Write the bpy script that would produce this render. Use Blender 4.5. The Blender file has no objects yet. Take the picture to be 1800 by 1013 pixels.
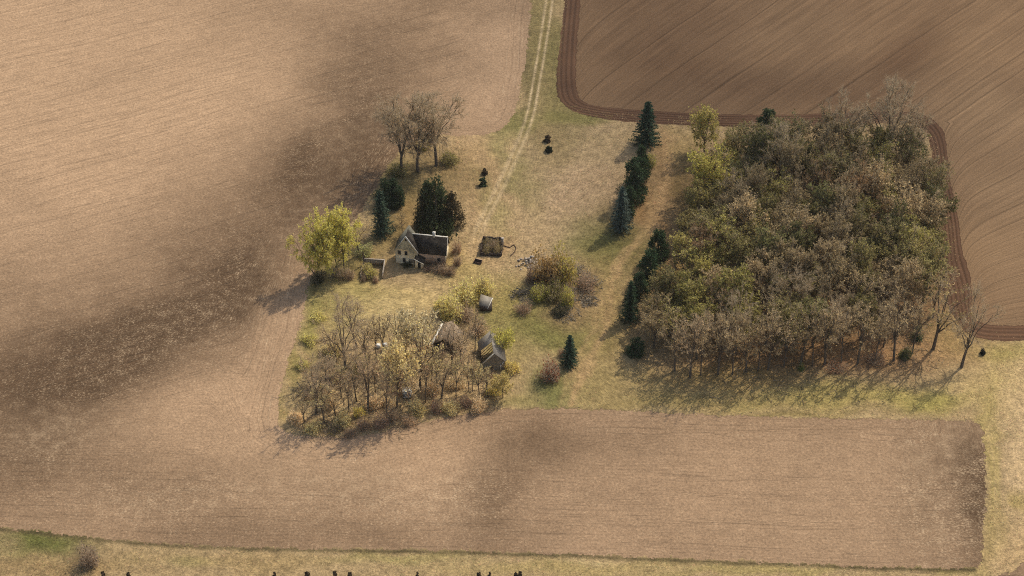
import bpy, math, random
import numpy as np
from mathutils import Vector, Matrix

R = math.radians
sc = bpy.context.scene
COL = sc.collection

# ------------------------------------------------------------------ camera, sky, sun, exposure
DEP, HFOV, DIST = 40.0, 28.0, 538.0
PXW, PXH = 1800.0, 1013.0
FPX = (PXW / 2) / math.tan(R(HFOV / 2))
cam_d = bpy.data.cameras.new("camera")
cam = bpy.data.objects.new("camera", cam_d)
COL.objects.link(cam)
cam_d.sensor_width = 36.0
cam_d.angle = R(HFOV)
cam_d.clip_start = 1.0
cam_d.clip_end = 6000.0
CAMP = np.array([0.0, -DIST * math.cos(R(DEP)), DIST * math.sin(R(DEP))])
cam.location = CAMP
cam.rotation_euler = (R(90 - DEP), 0, 0)
sc.camera = cam

SUN_AZ, SUN_EL = 44.0, 48.0
world = bpy.data.worlds.new("World")
sc.world = world
world.use_nodes = True
wn = world.node_tree
bg = wn.nodes["Background"]
sky = wn.nodes.new("ShaderNodeTexSky")
sky.sky_type = 'NISHITA'
sky.sun_disc = False
sky.sun_elevation = R(SUN_EL)
sky.sun_rotation = R(SUN_AZ)
wn.links.new(sky.outputs[0], bg.inputs[0])
sky.dust_density = 3.0
sky.ozone_density = 0.8
bg.inputs[1].default_value = 0.15

sun_d = bpy.data.lights.new("sun", 'SUN')
sun_d.energy = 3.2
sun_d.angle = R(0.5)
sun_d.color = (1.0, 0.915, 0.77)
sun = bpy.data.objects.new("sun", sun_d)
COL.objects.link(sun)
SUNV = Vector((math.sin(R(SUN_AZ)) * math.cos(R(SUN_EL)), math.cos(R(SUN_AZ)) * math.cos(R(SUN_EL)), math.sin(R(SUN_EL))))
sun.rotation_euler = (-SUNV).to_track_quat('-Z', 'Y').to_euler()
sun.location = SUNV * 900

sc.view_settings.view_transform = 'Standard'
sc.view_settings.look = 'None'
sc.view_settings.gamma = 1.0
sc.view_settings.exposure = 0.0
sc.cycles.use_denoising = False
sc.cycles.filter_width = 1.05
sc.cycles.max_bounces = 6
sc.cycles.diffuse_bounces = 3
sc.cycles.transparent_max_bounces = 8

def added_cloud_mat():
    m = bpy.data.materials.new("cloud_vapour"); m.use_nodes = True; t = m.node_tree; t.nodes.clear()
    o = t.nodes.new("ShaderNodeOutputMaterial"); v = t.nodes.new("ShaderNodeVolumePrincipled")
    v.inputs["Color"].default_value = (.98, .98, 1, 1); v.inputs["Density"].default_value = 0.0058
    t.links.new(v.outputs[0], o.inputs["Volume"]); return m
# ------------------------------------------------------------------ photo position -> ground point
SD, CD = math.sin(R(DEP)), math.cos(R(DEP))
def ground(u, v, z=0.0):
    u = np.asarray(u, float); v = np.asarray(v, float)
    a = (u - PXW / 2) / FPX; b = -(v - PXH / 2) / FPX
    dx, dy, dz = a, CD + b * SD, -SD + b * CD
    t = (z - CAMP[2]) / dz
    return CAMP[0] + t * dx, CAMP[1] + t * dy
def pixel(x, y, z=0.0):
    rx = x - CAMP[0]; ry = y - CAMP[1]; rz = z - CAMP[2]
    w = ry * CD - rz * SD
    return PXW / 2 + FPX * rx / w, PXH / 2 - FPX * (ry * SD + rz * CD) / w
def scale_at(u, v):                                # px per metre across, px per metre of height
    x, y = ground(u, v)
    w = (y - CAMP[1]) * CD + CAMP[2] * SD
    s = FPX / w
    dep = math.atan2(CAMP[2], math.hypot(y - CAMP[1], x))
    return s, s * math.cos(dep)
def gp(u, v):
    x, y = ground(u, v); return float(x), float(y)

# ------------------------------------------------------------------ value noise for numpy
def _h(ix, iy, seed):
    n = (ix.astype(np.int64) * 374761393 + iy.astype(np.int64) * 668265263 + seed * 974634777) & 0xffffffff
    n = ((n ^ (n >> 13)) * 1274126177) & 0xffffffff
    return ((n ^ (n >> 16)) & 0xffff) / 65535.0
def vnoise(x, y, seed=0):
    x = np.asarray(x, float); y = np.asarray(y, float)
    ix = np.floor(x); iy = np.floor(y); fx = x - ix; fy = y - iy
    fx = fx * fx * (3 - 2 * fx); fy = fy * fy * (3 - 2 * fy)
    a = _h(ix, iy, seed); b = _h(ix + 1, iy, seed); c = _h(ix, iy + 1, seed); d = _h(ix + 1, iy + 1, seed)
    return (a * (1 - fx) + b * fx) * (1 - fy) + (c * (1 - fx) + d * fx) * fy
def fbm(x, y, seed=0, oct=4):
    s = 0; a = 0.5; t = 0
    for k in range(oct):
        s = s + a * vnoise(x * 2 ** k, y * 2 ** k, seed + k); t += a; a *= 0.5
    return s / t
def lin(c):
    c = np.asarray(c, float) / 255.0
    return np.where(c <= 0.04045, c / 12.92, ((c + 0.055) / 1.055) ** 2.4)
def sstep(a, b, x):
    t = np.clip((x - a) / (b - a), 0, 1); return t * t * (3 - 2 * t)

# ------------------------------------------------------------------ object helpers
def link(o, parent=None):
    COL.objects.link(o)
    if parent is not None: o.parent = parent
    return o
def tag(o, label=None, cat=None, group=None, kind=None):
    if label: o["label"] = label
    if cat: o["category"] = cat
    if group: o["group"] = group
    if kind: o["kind"] = kind
    return o
def empty(name, x, y, z=0.0, rz=0.0):
    o = bpy.data.objects.new(name, None)
    o.empty_display_size = 0.5
    o.location = (x, y, z); o.rotation_euler = (0, 0, rz)
    return link(o)

class MB:
    def __init__(self): self.V = []; self.F = []; self.n = 0
    def add(self, verts, faces, mi=0):
        verts = np.asarray(verts, float).reshape(-1, 3)
        faces = np.asarray(faces, np.int64)
        self.V.append(verts); self.F.append((faces + self.n, mi)); self.n += len(verts)
        return self
    def tris(self, P, mi=0):
        P = np.asarray(P, float).reshape(-1, 3)
        return self.add(P, np.arange(len(P)).reshape(-1, 3), mi)
    def quads(self, P, mi=0):
        P = np.asarray(P, float).reshape(-1, 3)
        return self.add(P, np.arange(len(P)).reshape(-1, 4), mi)
    def box(self, c, s, rz=0.0, mi=0, M=None):
        x, y, z = np.array(s) / 2.0
        P = np.array([[-x, -y, -z], [x, -y, -z], [x, y, -z], [-x, y, -z], [-x, -y, z], [x, -y, z], [x, y, z], [-x, y, z]])
        if M is not None: P = P @ np.array(M.to_3x3()).T
        elif rz:
            k, q = math.cos(rz), math.sin(rz)
            P = np.stack([P[:, 0] * k - P[:, 1] * q, P[:, 0] * q + P[:, 1] * k, P[:, 2]], 1)
        P = P + np.array(c)
        return self.add(P, [[0, 3, 2, 1], [4, 5, 6, 7], [0, 1, 5, 4], [1, 2, 6, 5], [2, 3, 7, 6], [3, 0, 4, 7]], mi)
    def beam(self, a, b, w, h, mi=0):
        a = Vector(a); b = Vector(b); d = b - a
        M = d.to_track_quat('X', 'Z').to_matrix()
        return self.box((a + b) / 2, (d.length, w, h), mi=mi, M=M)
    def slab(self, q, th, mi=0):                                   # four corners, thickened along the normal
        q = [Vector(p) for p in q]
        n = (q[1] - q[0]).cross(q[3] - q[0]).normalized() * th
        P = [p for p in q] + [p - n for p in q]
        return self.add([tuple(p) for p in P], [[0, 1, 2, 3], [7, 6, 5, 4], [1, 0, 4, 5], [2, 1, 5, 6], [3, 2, 6, 7], [0, 3, 7, 4]], mi)
    def tube(self, pts, rad, n=4, mi=0):
        pts = np.asarray(pts, float); m = len(pts); rad = np.asarray(rad, float)
        t = np.gradient(pts, axis=0); t /= np.linalg.norm(t, axis=1, keepdims=True) + 1e-9
        ref = np.where(np.abs(t[:, 2:3]) > 0.9, np.array([[1.0, 0, 0]]), np.array([[0, 0, 1.0]]))
        a = np.cross(t, ref); a /= np.linalg.norm(a, axis=1, keepdims=True) + 1e-9
        b = np.cross(t, a)
        ang = np.arange(n) * 2 * math.pi / n
        P = pts[:, None, :] + rad[:, None, None] * (np.cos(ang)[None, :, None] * a[:, None, :] + np.sin(ang)[None, :, None] * b[:, None, :])
        i = np.arange(m - 1)[:, None] * n; j = np.arange(n)[None, :]; j2 = (j + 1) % n
        F = np.stack([i + j, i + j2, i + n + j2, i + n + j], -1).reshape(-1, 4)
        return self.add(P.reshape(-1, 3), F, mi)
    def mesh(self, name, mats):
        me = bpy.data.meshes.new(name)
        V = np.concatenate(self.V) if self.V else np.zeros((0, 3))
        idx = np.concatenate([f.ravel() for f, _ in self.F])
        cnt = np.concatenate([np.full(len(f), f.shape[1]) for f, _ in self.F])
        mi = np.concatenate([np.full(len(f), m) for f, m in self.F])
        fill(me, V, idx, cnt, mi)
        for m in mats: me.materials.append(m)
        return me
    def build(self, name, mats, parent=None, loc=None):
        o = bpy.data.objects.new(name, self.mesh(name, mats if isinstance(mats, (list, tuple)) else [mats]))
        if loc is not None: o.location = loc
        return link(o, parent)

def fill(me, V, idx, cnt, mi=None):
    me.vertices.add(len(V)); me.vertices.foreach_set("co", np.asarray(V, np.float32).ravel())
    me.loops.add(len(idx)); me.loops.foreach_set("vertex_index", np.asarray(idx, np.int32))
    me.polygons.add(len(cnt))
    st = np.zeros(len(cnt), np.int32); st[1:] = np.cumsum(cnt)[:-1]
    me.polygons.foreach_set("loop_start", st)
    if mi is not None: me.polygons.foreach_set("material_index", np.asarray(mi, np.int32))
    me.update(calc_edges=True)
    me.validate()

def set_col(me, C, name="Col"):
    a = me.color_attributes.new(name, 'FLOAT_COLOR', 'POINT')
    C4 = np.ones((len(C), 4), np.float32); C4[:, :3] = C
    a.data.foreach_set("color", C4.ravel())
def set_f(me, name, X):
    a = me.attributes.new(name, 'FLOAT', 'POINT')
    a.data.foreach_set("value", np.asarray(X, np.float32))

# ------------------------------------------------------------------ node helpers
class NT:
    def __init__(self, name):
        self.m = bpy.data.materials.new(name); self.m.use_nodes = True
        self.t = self.m.node_tree
        self.b = self.t.nodes["Principled BSDF"]
        self.b.inputs["Roughness"].default_value = 0.95
        self.b.inputs["Specular IOR Level"].default_value = 0.12
    def n(self, typ, **kw):
        o = self.t.nodes.new(typ)
        for k, v in kw.items(): setattr(o, k, v)
        return o
    def put(self, sock, v):
        if isinstance(v, bpy.types.NodeSocket): self.t.links.new(v, sock)
        elif isinstance(v, (tuple, list, np.ndarray)) and sock.type == 'RGBA': sock.default_value = (*[float(q) for q in v][:3], 1.0)
        elif v is not None: sock.default_value = v
    def math(self, op, a, b=None, c=None, clamp=False):
        o = self.n("ShaderNodeMath", operation=op, use_clamp=clamp)
        for k, v in enumerate((a, b, c)):
            if v is not None: self.put(o.inputs[k], v)
        return o.outputs[0]
    def attr(self, name, col=False):
        o = self.n("ShaderNodeAttribute", attribute_name=name)
        return o.outputs["Color"] if col else o.outputs["Fac"]
    def pos(self): return self.n("ShaderNodeNewGeometry").outputs["Position"]
    def obj(self): return self.n("ShaderNodeTexCoord").outputs["Object"]
    def comb(self, x, y, z=0.0):
        o = self.n("ShaderNodeCombineXYZ")
        for k, v in enumerate((x, y, z)): self.put(o.inputs[k], v)
        return o.outputs[0]
    def noise(self, vec, scale, detail=3.0, rough=0.55):
        o = self.n("ShaderNodeTexNoise")
        self.put(o.inputs["Vector"], vec)
        o.inputs["Scale"].default_value = scale; o.inputs["Detail"].default_value = detail; o.inputs["Roughness"].default_value = rough
        return o.outputs["Fac"]
    def rng(self, v, a, b, c, d, smooth=False):
        o = self.n("ShaderNodeMapRange", clamp=True)
        if smooth: o.interpolation_type = 'SMOOTHSTEP'
        for k, q in enumerate((v, a, b, c, d)): self.put(o.inputs[k], q)
        return o.outputs[0]
    def mix(self, f, a, b, blend='MIX'):
        o = self.n("ShaderNodeMix", data_type='RGBA', blend_type=blend)
        self.put(o.inputs[0], f); self.put(o.inputs[6], a); self.put(o.inputs[7], b)
        return o.outputs[2]
    def scale(self, col, f):
        o = self.n("ShaderNodeVectorMath", operation='SCALE')
        self.put(o.inputs[0], col); self.put(o.inputs[3], f)
        return o.outputs[0]
    def bump(self, h, strength, dist):
        o = self.n("ShaderNodeBump"); o.inputs["Strength"].default_value = strength; o.inputs["Distance"].default_value = dist
        self.put(o.inputs["Height"], h); self.put(self.b.inputs["Normal"], o.outputs[0])
    def col(self, c): self.put(self.b.inputs["Base Color"], c); return self.m

ALB = 0.86                                     # photographed sunlit colour -> surface colour
def A(r, g, b): return tuple(float(q) for q in lin((r, g, b)) * ALB)

# ------------------------------------------------------------------ ground materials
def soil_mat(name, dry, soil_dark, straw, fs=1.0):
    t = NT(name); p = t.pos()
    row, along = t.attr("row"), t.attr("along")
    rv = t.comb(t.math('MULTIPLY', row, 1.0), t.math('MULTIPLY', along, 0.07))
    streak = t.noise(rv, 1.1, 4.0, 0.65)
    n1 = t.noise(p, 0.035, 4.0); n3 = t.noise(p, 1.5, 4.0, 0.8); n4 = t.noise(p, 0.35, 3.0)
    d = t.math('ADD', t.attr("soil_dark"), t.math('MULTIPLY', t.math('SUBTRACT', n1, 0.5), 0.7))
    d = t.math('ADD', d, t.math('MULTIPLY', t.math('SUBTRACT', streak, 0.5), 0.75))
    c = t.mix(t.rng(d, 0, 1, 0, 1), dry, soil_dark)
    fv = t.comb(t.math('MULTIPLY', row, 1.9), t.math('MULTIPLY', along, 0.8))
    fl = t.noise(fv, 2.1 * fs, 3.0, 0.7)
    th = t.math('SUBTRACT', 0.68, t.math('MULTIPLY', t.attr("dens"), t.rng(n4, 0.3, 0.7, 0.09, 0.19)))
    f = t.rng(t.math('SUBTRACT', fl, th), 0.0, 0.14, 0, 0.58)
    c = t.mix(f, c, straw)
    k = t.math('MULTIPLY', t.rng(streak, 0.3, 0.7, 0.78, 1.20), t.rng(n3, 0.3, 0.7, 0.60, 1.40))
    k = t.math('MULTIPLY', k, t.rng(n4, 0.3, 0.7, 0.92, 1.07))
    ln = t.noise(t.comb(t.math('MULTIPLY', row, 1.0), t.math('MULTIPLY', along, 0.012)), 0.9, 2.0, 0.6)
    k = t.math('MULTIPLY', k, t.rng(t.math('ABSOLUTE', t.math('SUBTRACT', ln, 0.57)), 0.0, 0.022, 0.70, 1.0))
    t.bump(t.math('ADD', n3, t.math('MULTIPLY', streak, 0.8)), 0.5, 0.18)
    return t.col(t.scale(c, k))
M_STUB = soil_mat("stubble_soil", A(184, 152, 118), A(96, 75, 54), A(204, 178, 142))

def plough_mat(name, dry, soil_dark):
    t = NT(name); p = t.pos()
    row, along = t.attr("row"), t.attr("along")
    rv = t.comb(row, t.math('MULTIPLY', along, 0.03))
    streak = t.noise(rv, 0.8, 4.0, 0.75)
    n1 = t.noise(p, 0.03, 4.0); n3 = t.noise(p, 2.2, 3.0, 0.7)
    wob = t.noise(t.comb(row, t.math('MULTIPLY', along, 0.02)), 0.16, 1.0)
    m = t.math('FRACT', t.math('ADD', t.math('MULTIPLY', row, 1.0 / 5.4), t.math('MULTIPLY', t.noise(t.comb(row, t.math('MULTIPLY', along, 0.01)), 0.11, 2.0), 1.3)))
    ln = t.math('ABSOLUTE', t.math('SUBTRACT', m, 0.5))
    ss = t.rng(wob, 0.38, 0.62, 0.15, 1.0)
    dark = t.math('MULTIPLY', t.rng(ln, 0.0, 0.055, 1.0, 0.0), ss)
    lite = t.math('MULTIPLY', t.rng(t.math('ABSOLUTE', t.math('SUBTRACT', m, 0.60)), 0.0, 0.07, 1.0, 0.0), ss)
    c = t.mix(t.rng(t.math('ADD', t.attr("soil_dark"), t.math('MULTIPLY', t.math('SUBTRACT', n1, 0.5), 0.9)), 0, 1, 0, 1), dry, soil_dark)
    k = t.math('MULTIPLY', t.rng(streak, 0.3, 0.7, 0.74, 1.22), t.rng(n3, 0.3, 0.7, 0.76, 1.22))
    k = t.math('MULTIPLY', k, t.math('ADD', 1.0, t.math('SUBTRACT', t.math('MULTIPLY', lite, 0.13), t.math('MULTIPLY', dark, 0.34))))
    t.bump(t.math('ADD', t.math('ADD', n3, streak), t.math('MULTIPLY', dark, -1.5)), 0.5, 0.2)
    return t.col(t.scale(c, k))
M_PLOUGH = plough_mat("ploughed_soil", A(147, 119, 88), A(105, 80, 57))

def headland_mat():
    t = NT("headland_soil"); p = t.pos()
    row, along = t.attr("row"), t.attr("along")
    rv = t.comb(row, t.math('MULTIPLY', along, 0.015))
    streak = t.noise(rv, 1.3, 3.0, 0.6); n3 = t.noise(p, 2.0, 3.0, 0.7); n1 = t.noise(p, 0.06, 3.0)
    fur = t.math('SINE', t.math('MULTIPLY', row, 2 * math.pi / 1.55))
    c = t.mix(t.rng(n1, 0.3, 0.7, 0, 1), A(106, 78, 57), A(88, 64, 47))
    k = t.math('MULTIPLY', t.rng(fur, -1, 1, 0.88, 1.08), t.rng(streak, 0.3, 0.7, 0.82, 1.18))
    k = t.math('MULTIPLY', k, t.rng(n3, 0.3, 0.7, 0.84, 1.14))
    t.bump(t.math('ADD', fur, n3), 0.5, 0.15)
    return t.col(t.scale(c, k))
M_HEAD = headland_mat()

def grass_mat():
    t = NT("rough_grass"); p = t.pos()
    n2 = t.noise(p, 0.42, 4.0, 0.7); n3 = t.noise(p, 1.7, 4.0, 0.75)
    n0 = t.noise(p, 0.16, 4.0, 0.6)
    n5 = t.noise(p, 0.8, 3.0, 0.7)
    c = t.attr("Col", True)
    c = t.mix(t.rng(n0, 0.35, 0.65, 0.0, 0.45), c, t.mix(1.0, c, (0.86, 0.86, 0.78), 'MULTIPLY'))
    c = t.mix(t.rng(n5, 0.56, 0.70, 0.0, 0.5), c, t.mix(1.0, c, (1.32, 1.26, 1.18), 'MULTIPLY'))
    k = t.math('MULTIPLY', t.rng(n2, 0.3, 0.7, 0.62, 1.34), t.rng(n3, 0.3, 0.7, 0.52, 1.5))
    t.bump(t.math('ADD', n2, n3), 0.6, 0.25)
    return t.col(t.scale(c, k))
M_GRASS = grass_mat()

def blade_mat():
    t = NT("grass_blades")
    t.put(t.b.inputs["Normal"], t.comb(0.0, 0.0, 1.0))
    return t.col(t.attr("Col", True))
M_BLADE = blade_mat()

# ------------------------------------------------------------------ ground outlines (read off the photo, laid on the ground)
LANE_L = [(937, -60), (935, 0), (930, 60), (924, 110), (915, 150), (908, 190), (896, 216), (875, 232), (845, 238), (806, 240)]
YARD = LANE_L + [(770, 236), (730, 246), (700, 268), (680, 295), (660, 330), (640, 365), (622, 392), (598, 402), (566, 440), (549, 490), (536, 530), (528, 570),
        (515, 610), (501, 650), (493, 690), (486, 730), (491, 752), (515, 766), (570, 769), (640, 765), (720, 746), (800, 731), (860, 723), (900, 719),
        (1000, 718), (1100, 722), (1200, 728), (1400, 735), (1600, 737), (1690, 740), (1715, 742), (1726, 748), (1729, 765), (1731, 800), (1731, 880), (1729, 940), (1727, 965), (1726, 980), (1724, 992), (1716, 998), (1680, 1000),
        (1560, 998), (1400, 990), (1200, 983), (1000, 974), (800, 968), (600, 965), (420, 962), (250, 955), (130, 940), (0, 928), (-80, 920), (-80, 1120),
        (1900, 1120), (1900, 585), (1800, 588), (1735, 585), (1700, 540), (1690, 480), (1680, 420), (1672, 360), (1655, 300), (1645, 240), (1620, 211), (1590, 203),
        (1460, 206), (1300, 208), (1130, 203), (1060, 197), (1005, 186), (988, 176), (982, 150), (990, 80), (1000, 0), (1004, -60)]
HEAD_OUT = [(1024, -60), (1021, 0), (1015, 60), (1012, 110), (1012, 150), (1018, 174), (1035, 184), (1070, 190), (1120, 194), (1220, 200), (1330, 203), (1460, 200), (1590, 196),
            (1628, 203), (1652, 220), (1663, 245), (1666, 275), (1669, 320), (1684, 375), (1690, 440), (1702, 475), (1709, 500), (1708, 530), (1706, 548), (1713, 564), (1735, 572), (1800, 573), (1900, 571)]
HEAD_IN = [(995, -60), (993, 0), (986, 60), (980, 110), (977, 150), (982, 178), (1004, 196), (1050, 209), (1120, 216), (1220, 222), (1330, 224), (1460, 220), (1585, 216),
           (1610, 220), (1628, 232), (1637, 255), (1641, 285), (1645, 325), (1652, 375), (1658, 440), (1650, 475), (1650, 500), (1660, 530), (1680, 560), (1700, 590), (1735, 598), (1800, 600), (1900, 600)]
FIELD_R = [((a + c) / 2, (b + d) / 2) for (a, b), (c, d) in zip(HEAD_OUT, HEAD_IN)] + [(1990, 571), (2100, -160), (1024, -160)]
TRACK = [(972, -60), (966, 0), (957, 60), (949, 110), (941, 155), (934, 195), (925, 225), (910, 262), (893, 300), (872, 345), (853, 380), (838, 415), (832, 440)]

def poly_xy(P):
    x, y = ground([p[0] for p in P], [p[1] for p in P]); return np.stack([x, y], 1)
def inside(P, x, y):
    P = np.asarray(P); r = np.zeros(len(x), bool); j = len(P) - 1
    for i in range(len(P)):
        xi, yi = P[i]; xj, yj = P[j]
        c = ((yi > y) != (yj > y)) & (x < (xj - xi) * (y - yi) / ((yj - yi) or 1e-9) + xi)
        r ^= c; j = i
    return r
def smooth(P, step=0.8, it=2):
    P = np.asarray(P, float)
    for _ in range(it):                            # corner cutting
        Q = np.empty((2 * len(P), 2)); Q[0::2] = P * 0.75 + np.roll(P, -1, 0) * 0.25; Q[1::2] = P * 0.25 + np.roll(P, -1, 0) * 0.75
        P = Q
    return P
def resample(P, n):
    P = np.asarray(P, float)
    for _ in range(2):
        Q = [P[0]]
        for a, b in zip(P[:-1], P[1:]): Q += [a * .75 + b * .25, a * .25 + b * .75]
        P = np.array(Q + [P[-1]])
    d = np.concatenate([[0], np.cumsum(np.linalg.norm(np.diff(P, axis=0), axis=1))])
    s = np.linspace(0, d[-1], n)
    return np.stack([np.interp(s, d, P[:, 0]), np.interp(s, d, P[:, 1])], 1), s

def grid_mesh(name, poly, cell, z, jitter=0.0, seed=0):
    lo = poly.min(0); hi = poly.max(0)
    lo = np.maximum(lo, [-190, -150]); hi = np.minimum(hi, [230, 330])
    nx = int((hi[0] - lo[0]) / cell) + 2; ny = int((hi[1] - lo[1]) / cell) + 2
    gx = lo[0] + np.arange(nx + 1) * cell; gy = lo[1] + np.arange(ny + 1) * cell
    X, Y = np.meshgrid(gx, gy)
    cx = (X[:-1, :-1] + cell / 2).ravel(); cy = (Y[:-1, :-1] + cell / 2).ravel()
    if jitter:
        jx = (fbm(cx * 0.5, cy * 0.5, seed, 4) - 0.5) * 2 * jitter + (vnoise(cx * 2.3, cy * 2.3, seed + 9) - .5) * jitter
        jy = (fbm(cx * 0.5 + 50, cy * 0.5, seed, 4) - 0.5) * 2 * jitter + (vnoise(cx * 2.3 + 40, cy * 2.3, seed + 9) - .5) * jitter
    else: jx = jy = 0
    k = inside(poly, cx + jx, cy + jy)
    i = np.arange(ny)[:, None] * (nx + 1) + np.arange(nx)[None, :]
    F = np.stack([i, i + 1, i + nx + 2, i + nx + 1], -1).reshape(-1, 4)[k]
    used, inv = np.unique(F, return_inverse=True)
    V = np.stack([X.ravel()[used], Y.ravel()[used], np.full(len(used), z)], 1)
    me = bpy.data.meshes.new(name)
    fill(me, V, inv.ravel(), np.full(len(F), 4))
    return me, V[:, 0], V[:, 1]

# colour of the rough grass at a point: dry sward with greener, paler and browner growth
def bl(u, v, ru, rv, ang, c, s=1.0): return (u, v, ru, rv, ang, c, s)
GR = [
    bl(1010, 330, 100, 110, 0, (178, 150, 114), .9), bl(1010, 255, 110, 40, 5, (160, 138, 98), .7), bl(845, 310, 54, 90, 15, (180, 148, 106), .85),
    bl(960, 100, 40, 130, 8, (118, 106, 62), .95), bl(925, 120, 14, 130, 6, (98, 88, 52), .7), bl(985, 130, 22, 90, 8, (112, 104, 58), .7),
    bl(905, 215, 45, 26, 0, (112, 110, 56), .8), bl(1010, 205, 60, 14, 5, (110, 106, 54), .85), bl(895, 290, 22, 70, 20, (130, 122, 72), .75), bl(862, 360, 20, 60, 25, (134, 124, 74), .7),
    bl(970, 250, 34, 40, 0, (128, 110, 70), .55), bl(930, 330, 24, 60, 20, (138, 124, 78), .5),
    bl(1170, 290, 34, 70, 10, (148, 116, 76), .85), bl(1195, 260, 30, 40, 0, (162, 138, 88), .8), bl(1140, 380, 22, 60, 20, (150, 112, 68), .8), bl(1110, 440, 26, 50, 20, (146, 120, 70), .7),
    bl(1200, 340, 26, 60, 10, (120, 104, 54), .7), bl(1070, 440, 68, 48, -15, (78, 84, 36), 1.0), bl(1085, 400, 24, 40, 20, (112, 98, 56), .7),
    bl(1070, 520, 40, 90, 15, (138, 122, 68), .8), bl(1050, 600, 50, 70, 15, (142, 122, 72), .8), bl(1030, 680, 60, 40, 10, (146, 128, 78), .8), bl(1110, 690, 80, 40, 0, (142, 124, 76), .7),
    bl(930, 560, 90, 50, 0, (108, 104, 50), .85), bl(990, 590, 70, 30, -10, (100, 100, 46), .8), bl(964, 684, 46, 34, -25, (94, 98, 48), .85), bl(880, 600, 40, 60, 0, (128, 118, 64), .7), bl(900, 700, 40, 14, -5, (122, 116, 62), .6),
    bl(900, 520, 30, 30, 0, (142, 128, 66), .7), bl(1030, 510, 36, 40, 0, (138, 112, 80), .7), bl(1000, 555, 40, 20, 0, (126, 100, 70), .6),
    bl(760, 310, 90, 50, 0, (112, 94, 58), .85), bl(690, 330, 40, 60, 30, (98, 88, 50), .85), bl(720, 380, 46, 36, 0, (132, 106, 62), .8), bl(680, 400, 26, 36, 20, (108, 92, 52), .7),
    bl(650, 430, 40, 30, -20, (124, 106, 62), .8), bl(600, 470, 50, 40, 0, (112, 100, 52), .8), bl(560, 500, 24, 30, 0, (96, 88, 46), .8), bl(650, 500, 60, 14, -5, (146, 126, 76), .7),
    bl(740, 520, 70, 26, -6, (186, 162, 108), .85), bl(680, 510, 70, 16, -8, (178, 156, 100), .7), bl(630, 525, 50, 30, 0, (152, 140, 80), .8), bl(660, 560, 80, 30, -5, (172, 152, 98), .8), bl(700, 545, 50, 24, 0, (186, 164, 110), .7),
    bl(545, 570, 16, 60, 10, (134, 126, 64), .9), bl(520, 650, 16, 60, 12, (138, 124, 68), .9), bl(500, 720, 16, 30, 5, (136, 120, 68), .8), bl(570, 550, 50, 30, -30, (140, 130, 70), .7),
    bl(600, 700, 90, 50, 0, (184, 158, 112), .9), bl(700, 660, 80, 60, 0, (186, 160, 114), .9), bl(560, 755, 80, 16, 0, (178, 150, 104), .8), bl(640, 740, 60, 20, -10, (178, 150, 106), .8), bl(780, 720, 90, 14, -8, (160, 134, 88), .8), bl(860, 712, 34, 8, -5, (178, 148, 106), .9),
    bl(820, 670, 60, 30, 0, (172, 146, 102), .8), bl(820, 480, 60, 30, -30, (160, 140, 80), .7), bl(840, 440, 60, 30, 0, (160, 134, 86), .6), bl(895, 440, 16, 14, 0, (152, 124, 88), .7),
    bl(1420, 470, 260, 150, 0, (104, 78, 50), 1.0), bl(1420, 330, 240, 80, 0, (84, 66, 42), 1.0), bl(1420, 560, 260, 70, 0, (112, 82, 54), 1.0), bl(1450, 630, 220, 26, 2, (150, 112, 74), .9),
    bl(1280, 665, 130, 24, 4, (148, 122, 72), .85), bl(1480, 700, 240, 26, 1, (158, 142, 78), .9), bl(1640, 705, 70, 20, 0, (150, 140, 70), .85), bl(1180, 710, 120, 14, 2, (142, 124, 74), .8),
    bl(1250, 735, 300, 5, 1, (128, 112, 66), .8), bl(1690, 690, 18, 12, 0, (190, 162, 116), .8), bl(1760, 680, 60, 60, 0, (182, 158, 104), .85), bl(1680, 590, 50, 40, 0, (146, 120, 70), .7), bl(1780, 620, 60, 20, 0, (150, 136, 72), .8),
    bl(1820, 800, 56, 160, 0, (196, 168, 124), .95), bl(1738, 800, 16, 130, 0, (158, 140, 82), .9), bl(1736, 950, 22, 60, 5, (152, 132, 80), .8), bl(1800, 960, 60, 60, 0, (184, 154, 108), .8), bl(1790, 880, 20, 14, 0, (146, 128, 70), .7),
    bl(60, 958, 80, 26, 4, (78, 84, 34), .95), bl(150, 975, 30, 26, 0, (98, 84, 58), .7), bl(10, 965, 26, 16, 0, (148, 128, 90), .7), bl(90, 1000, 160, 20, 0, (140, 116, 76), .8), bl(280, 985, 30, 24, 0, (160, 136, 94), .8), bl(225, 985, 30, 22, 0, (152, 130, 88), .7),
    bl(340, 990, 40, 12, 0, (120, 112, 64), .7), bl(700, 985, 130, 12, 0, (146, 134, 78), .7), bl(450, 990, 110, 18, 0, (152, 128, 84), .7), bl(1000, 1000, 240, 14, 2, (162, 142, 88), .8), bl(1350, 1005, 200, 10, 2, (154, 138, 82), .8), bl(1040, 985, 40, 8, 0, (178, 156, 108), .7),
    bl(1650, 1000, 80, 10, 0, (138, 128, 66), .7),
]
DITCH = np.array([(-80, 921), (0, 930), (130, 943), (250, 957), (420, 965), (600, 968), (800, 971), (1000, 977), (1200, 986), (1400, 993), (1560, 1000), (1700, 1002)], float)
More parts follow.
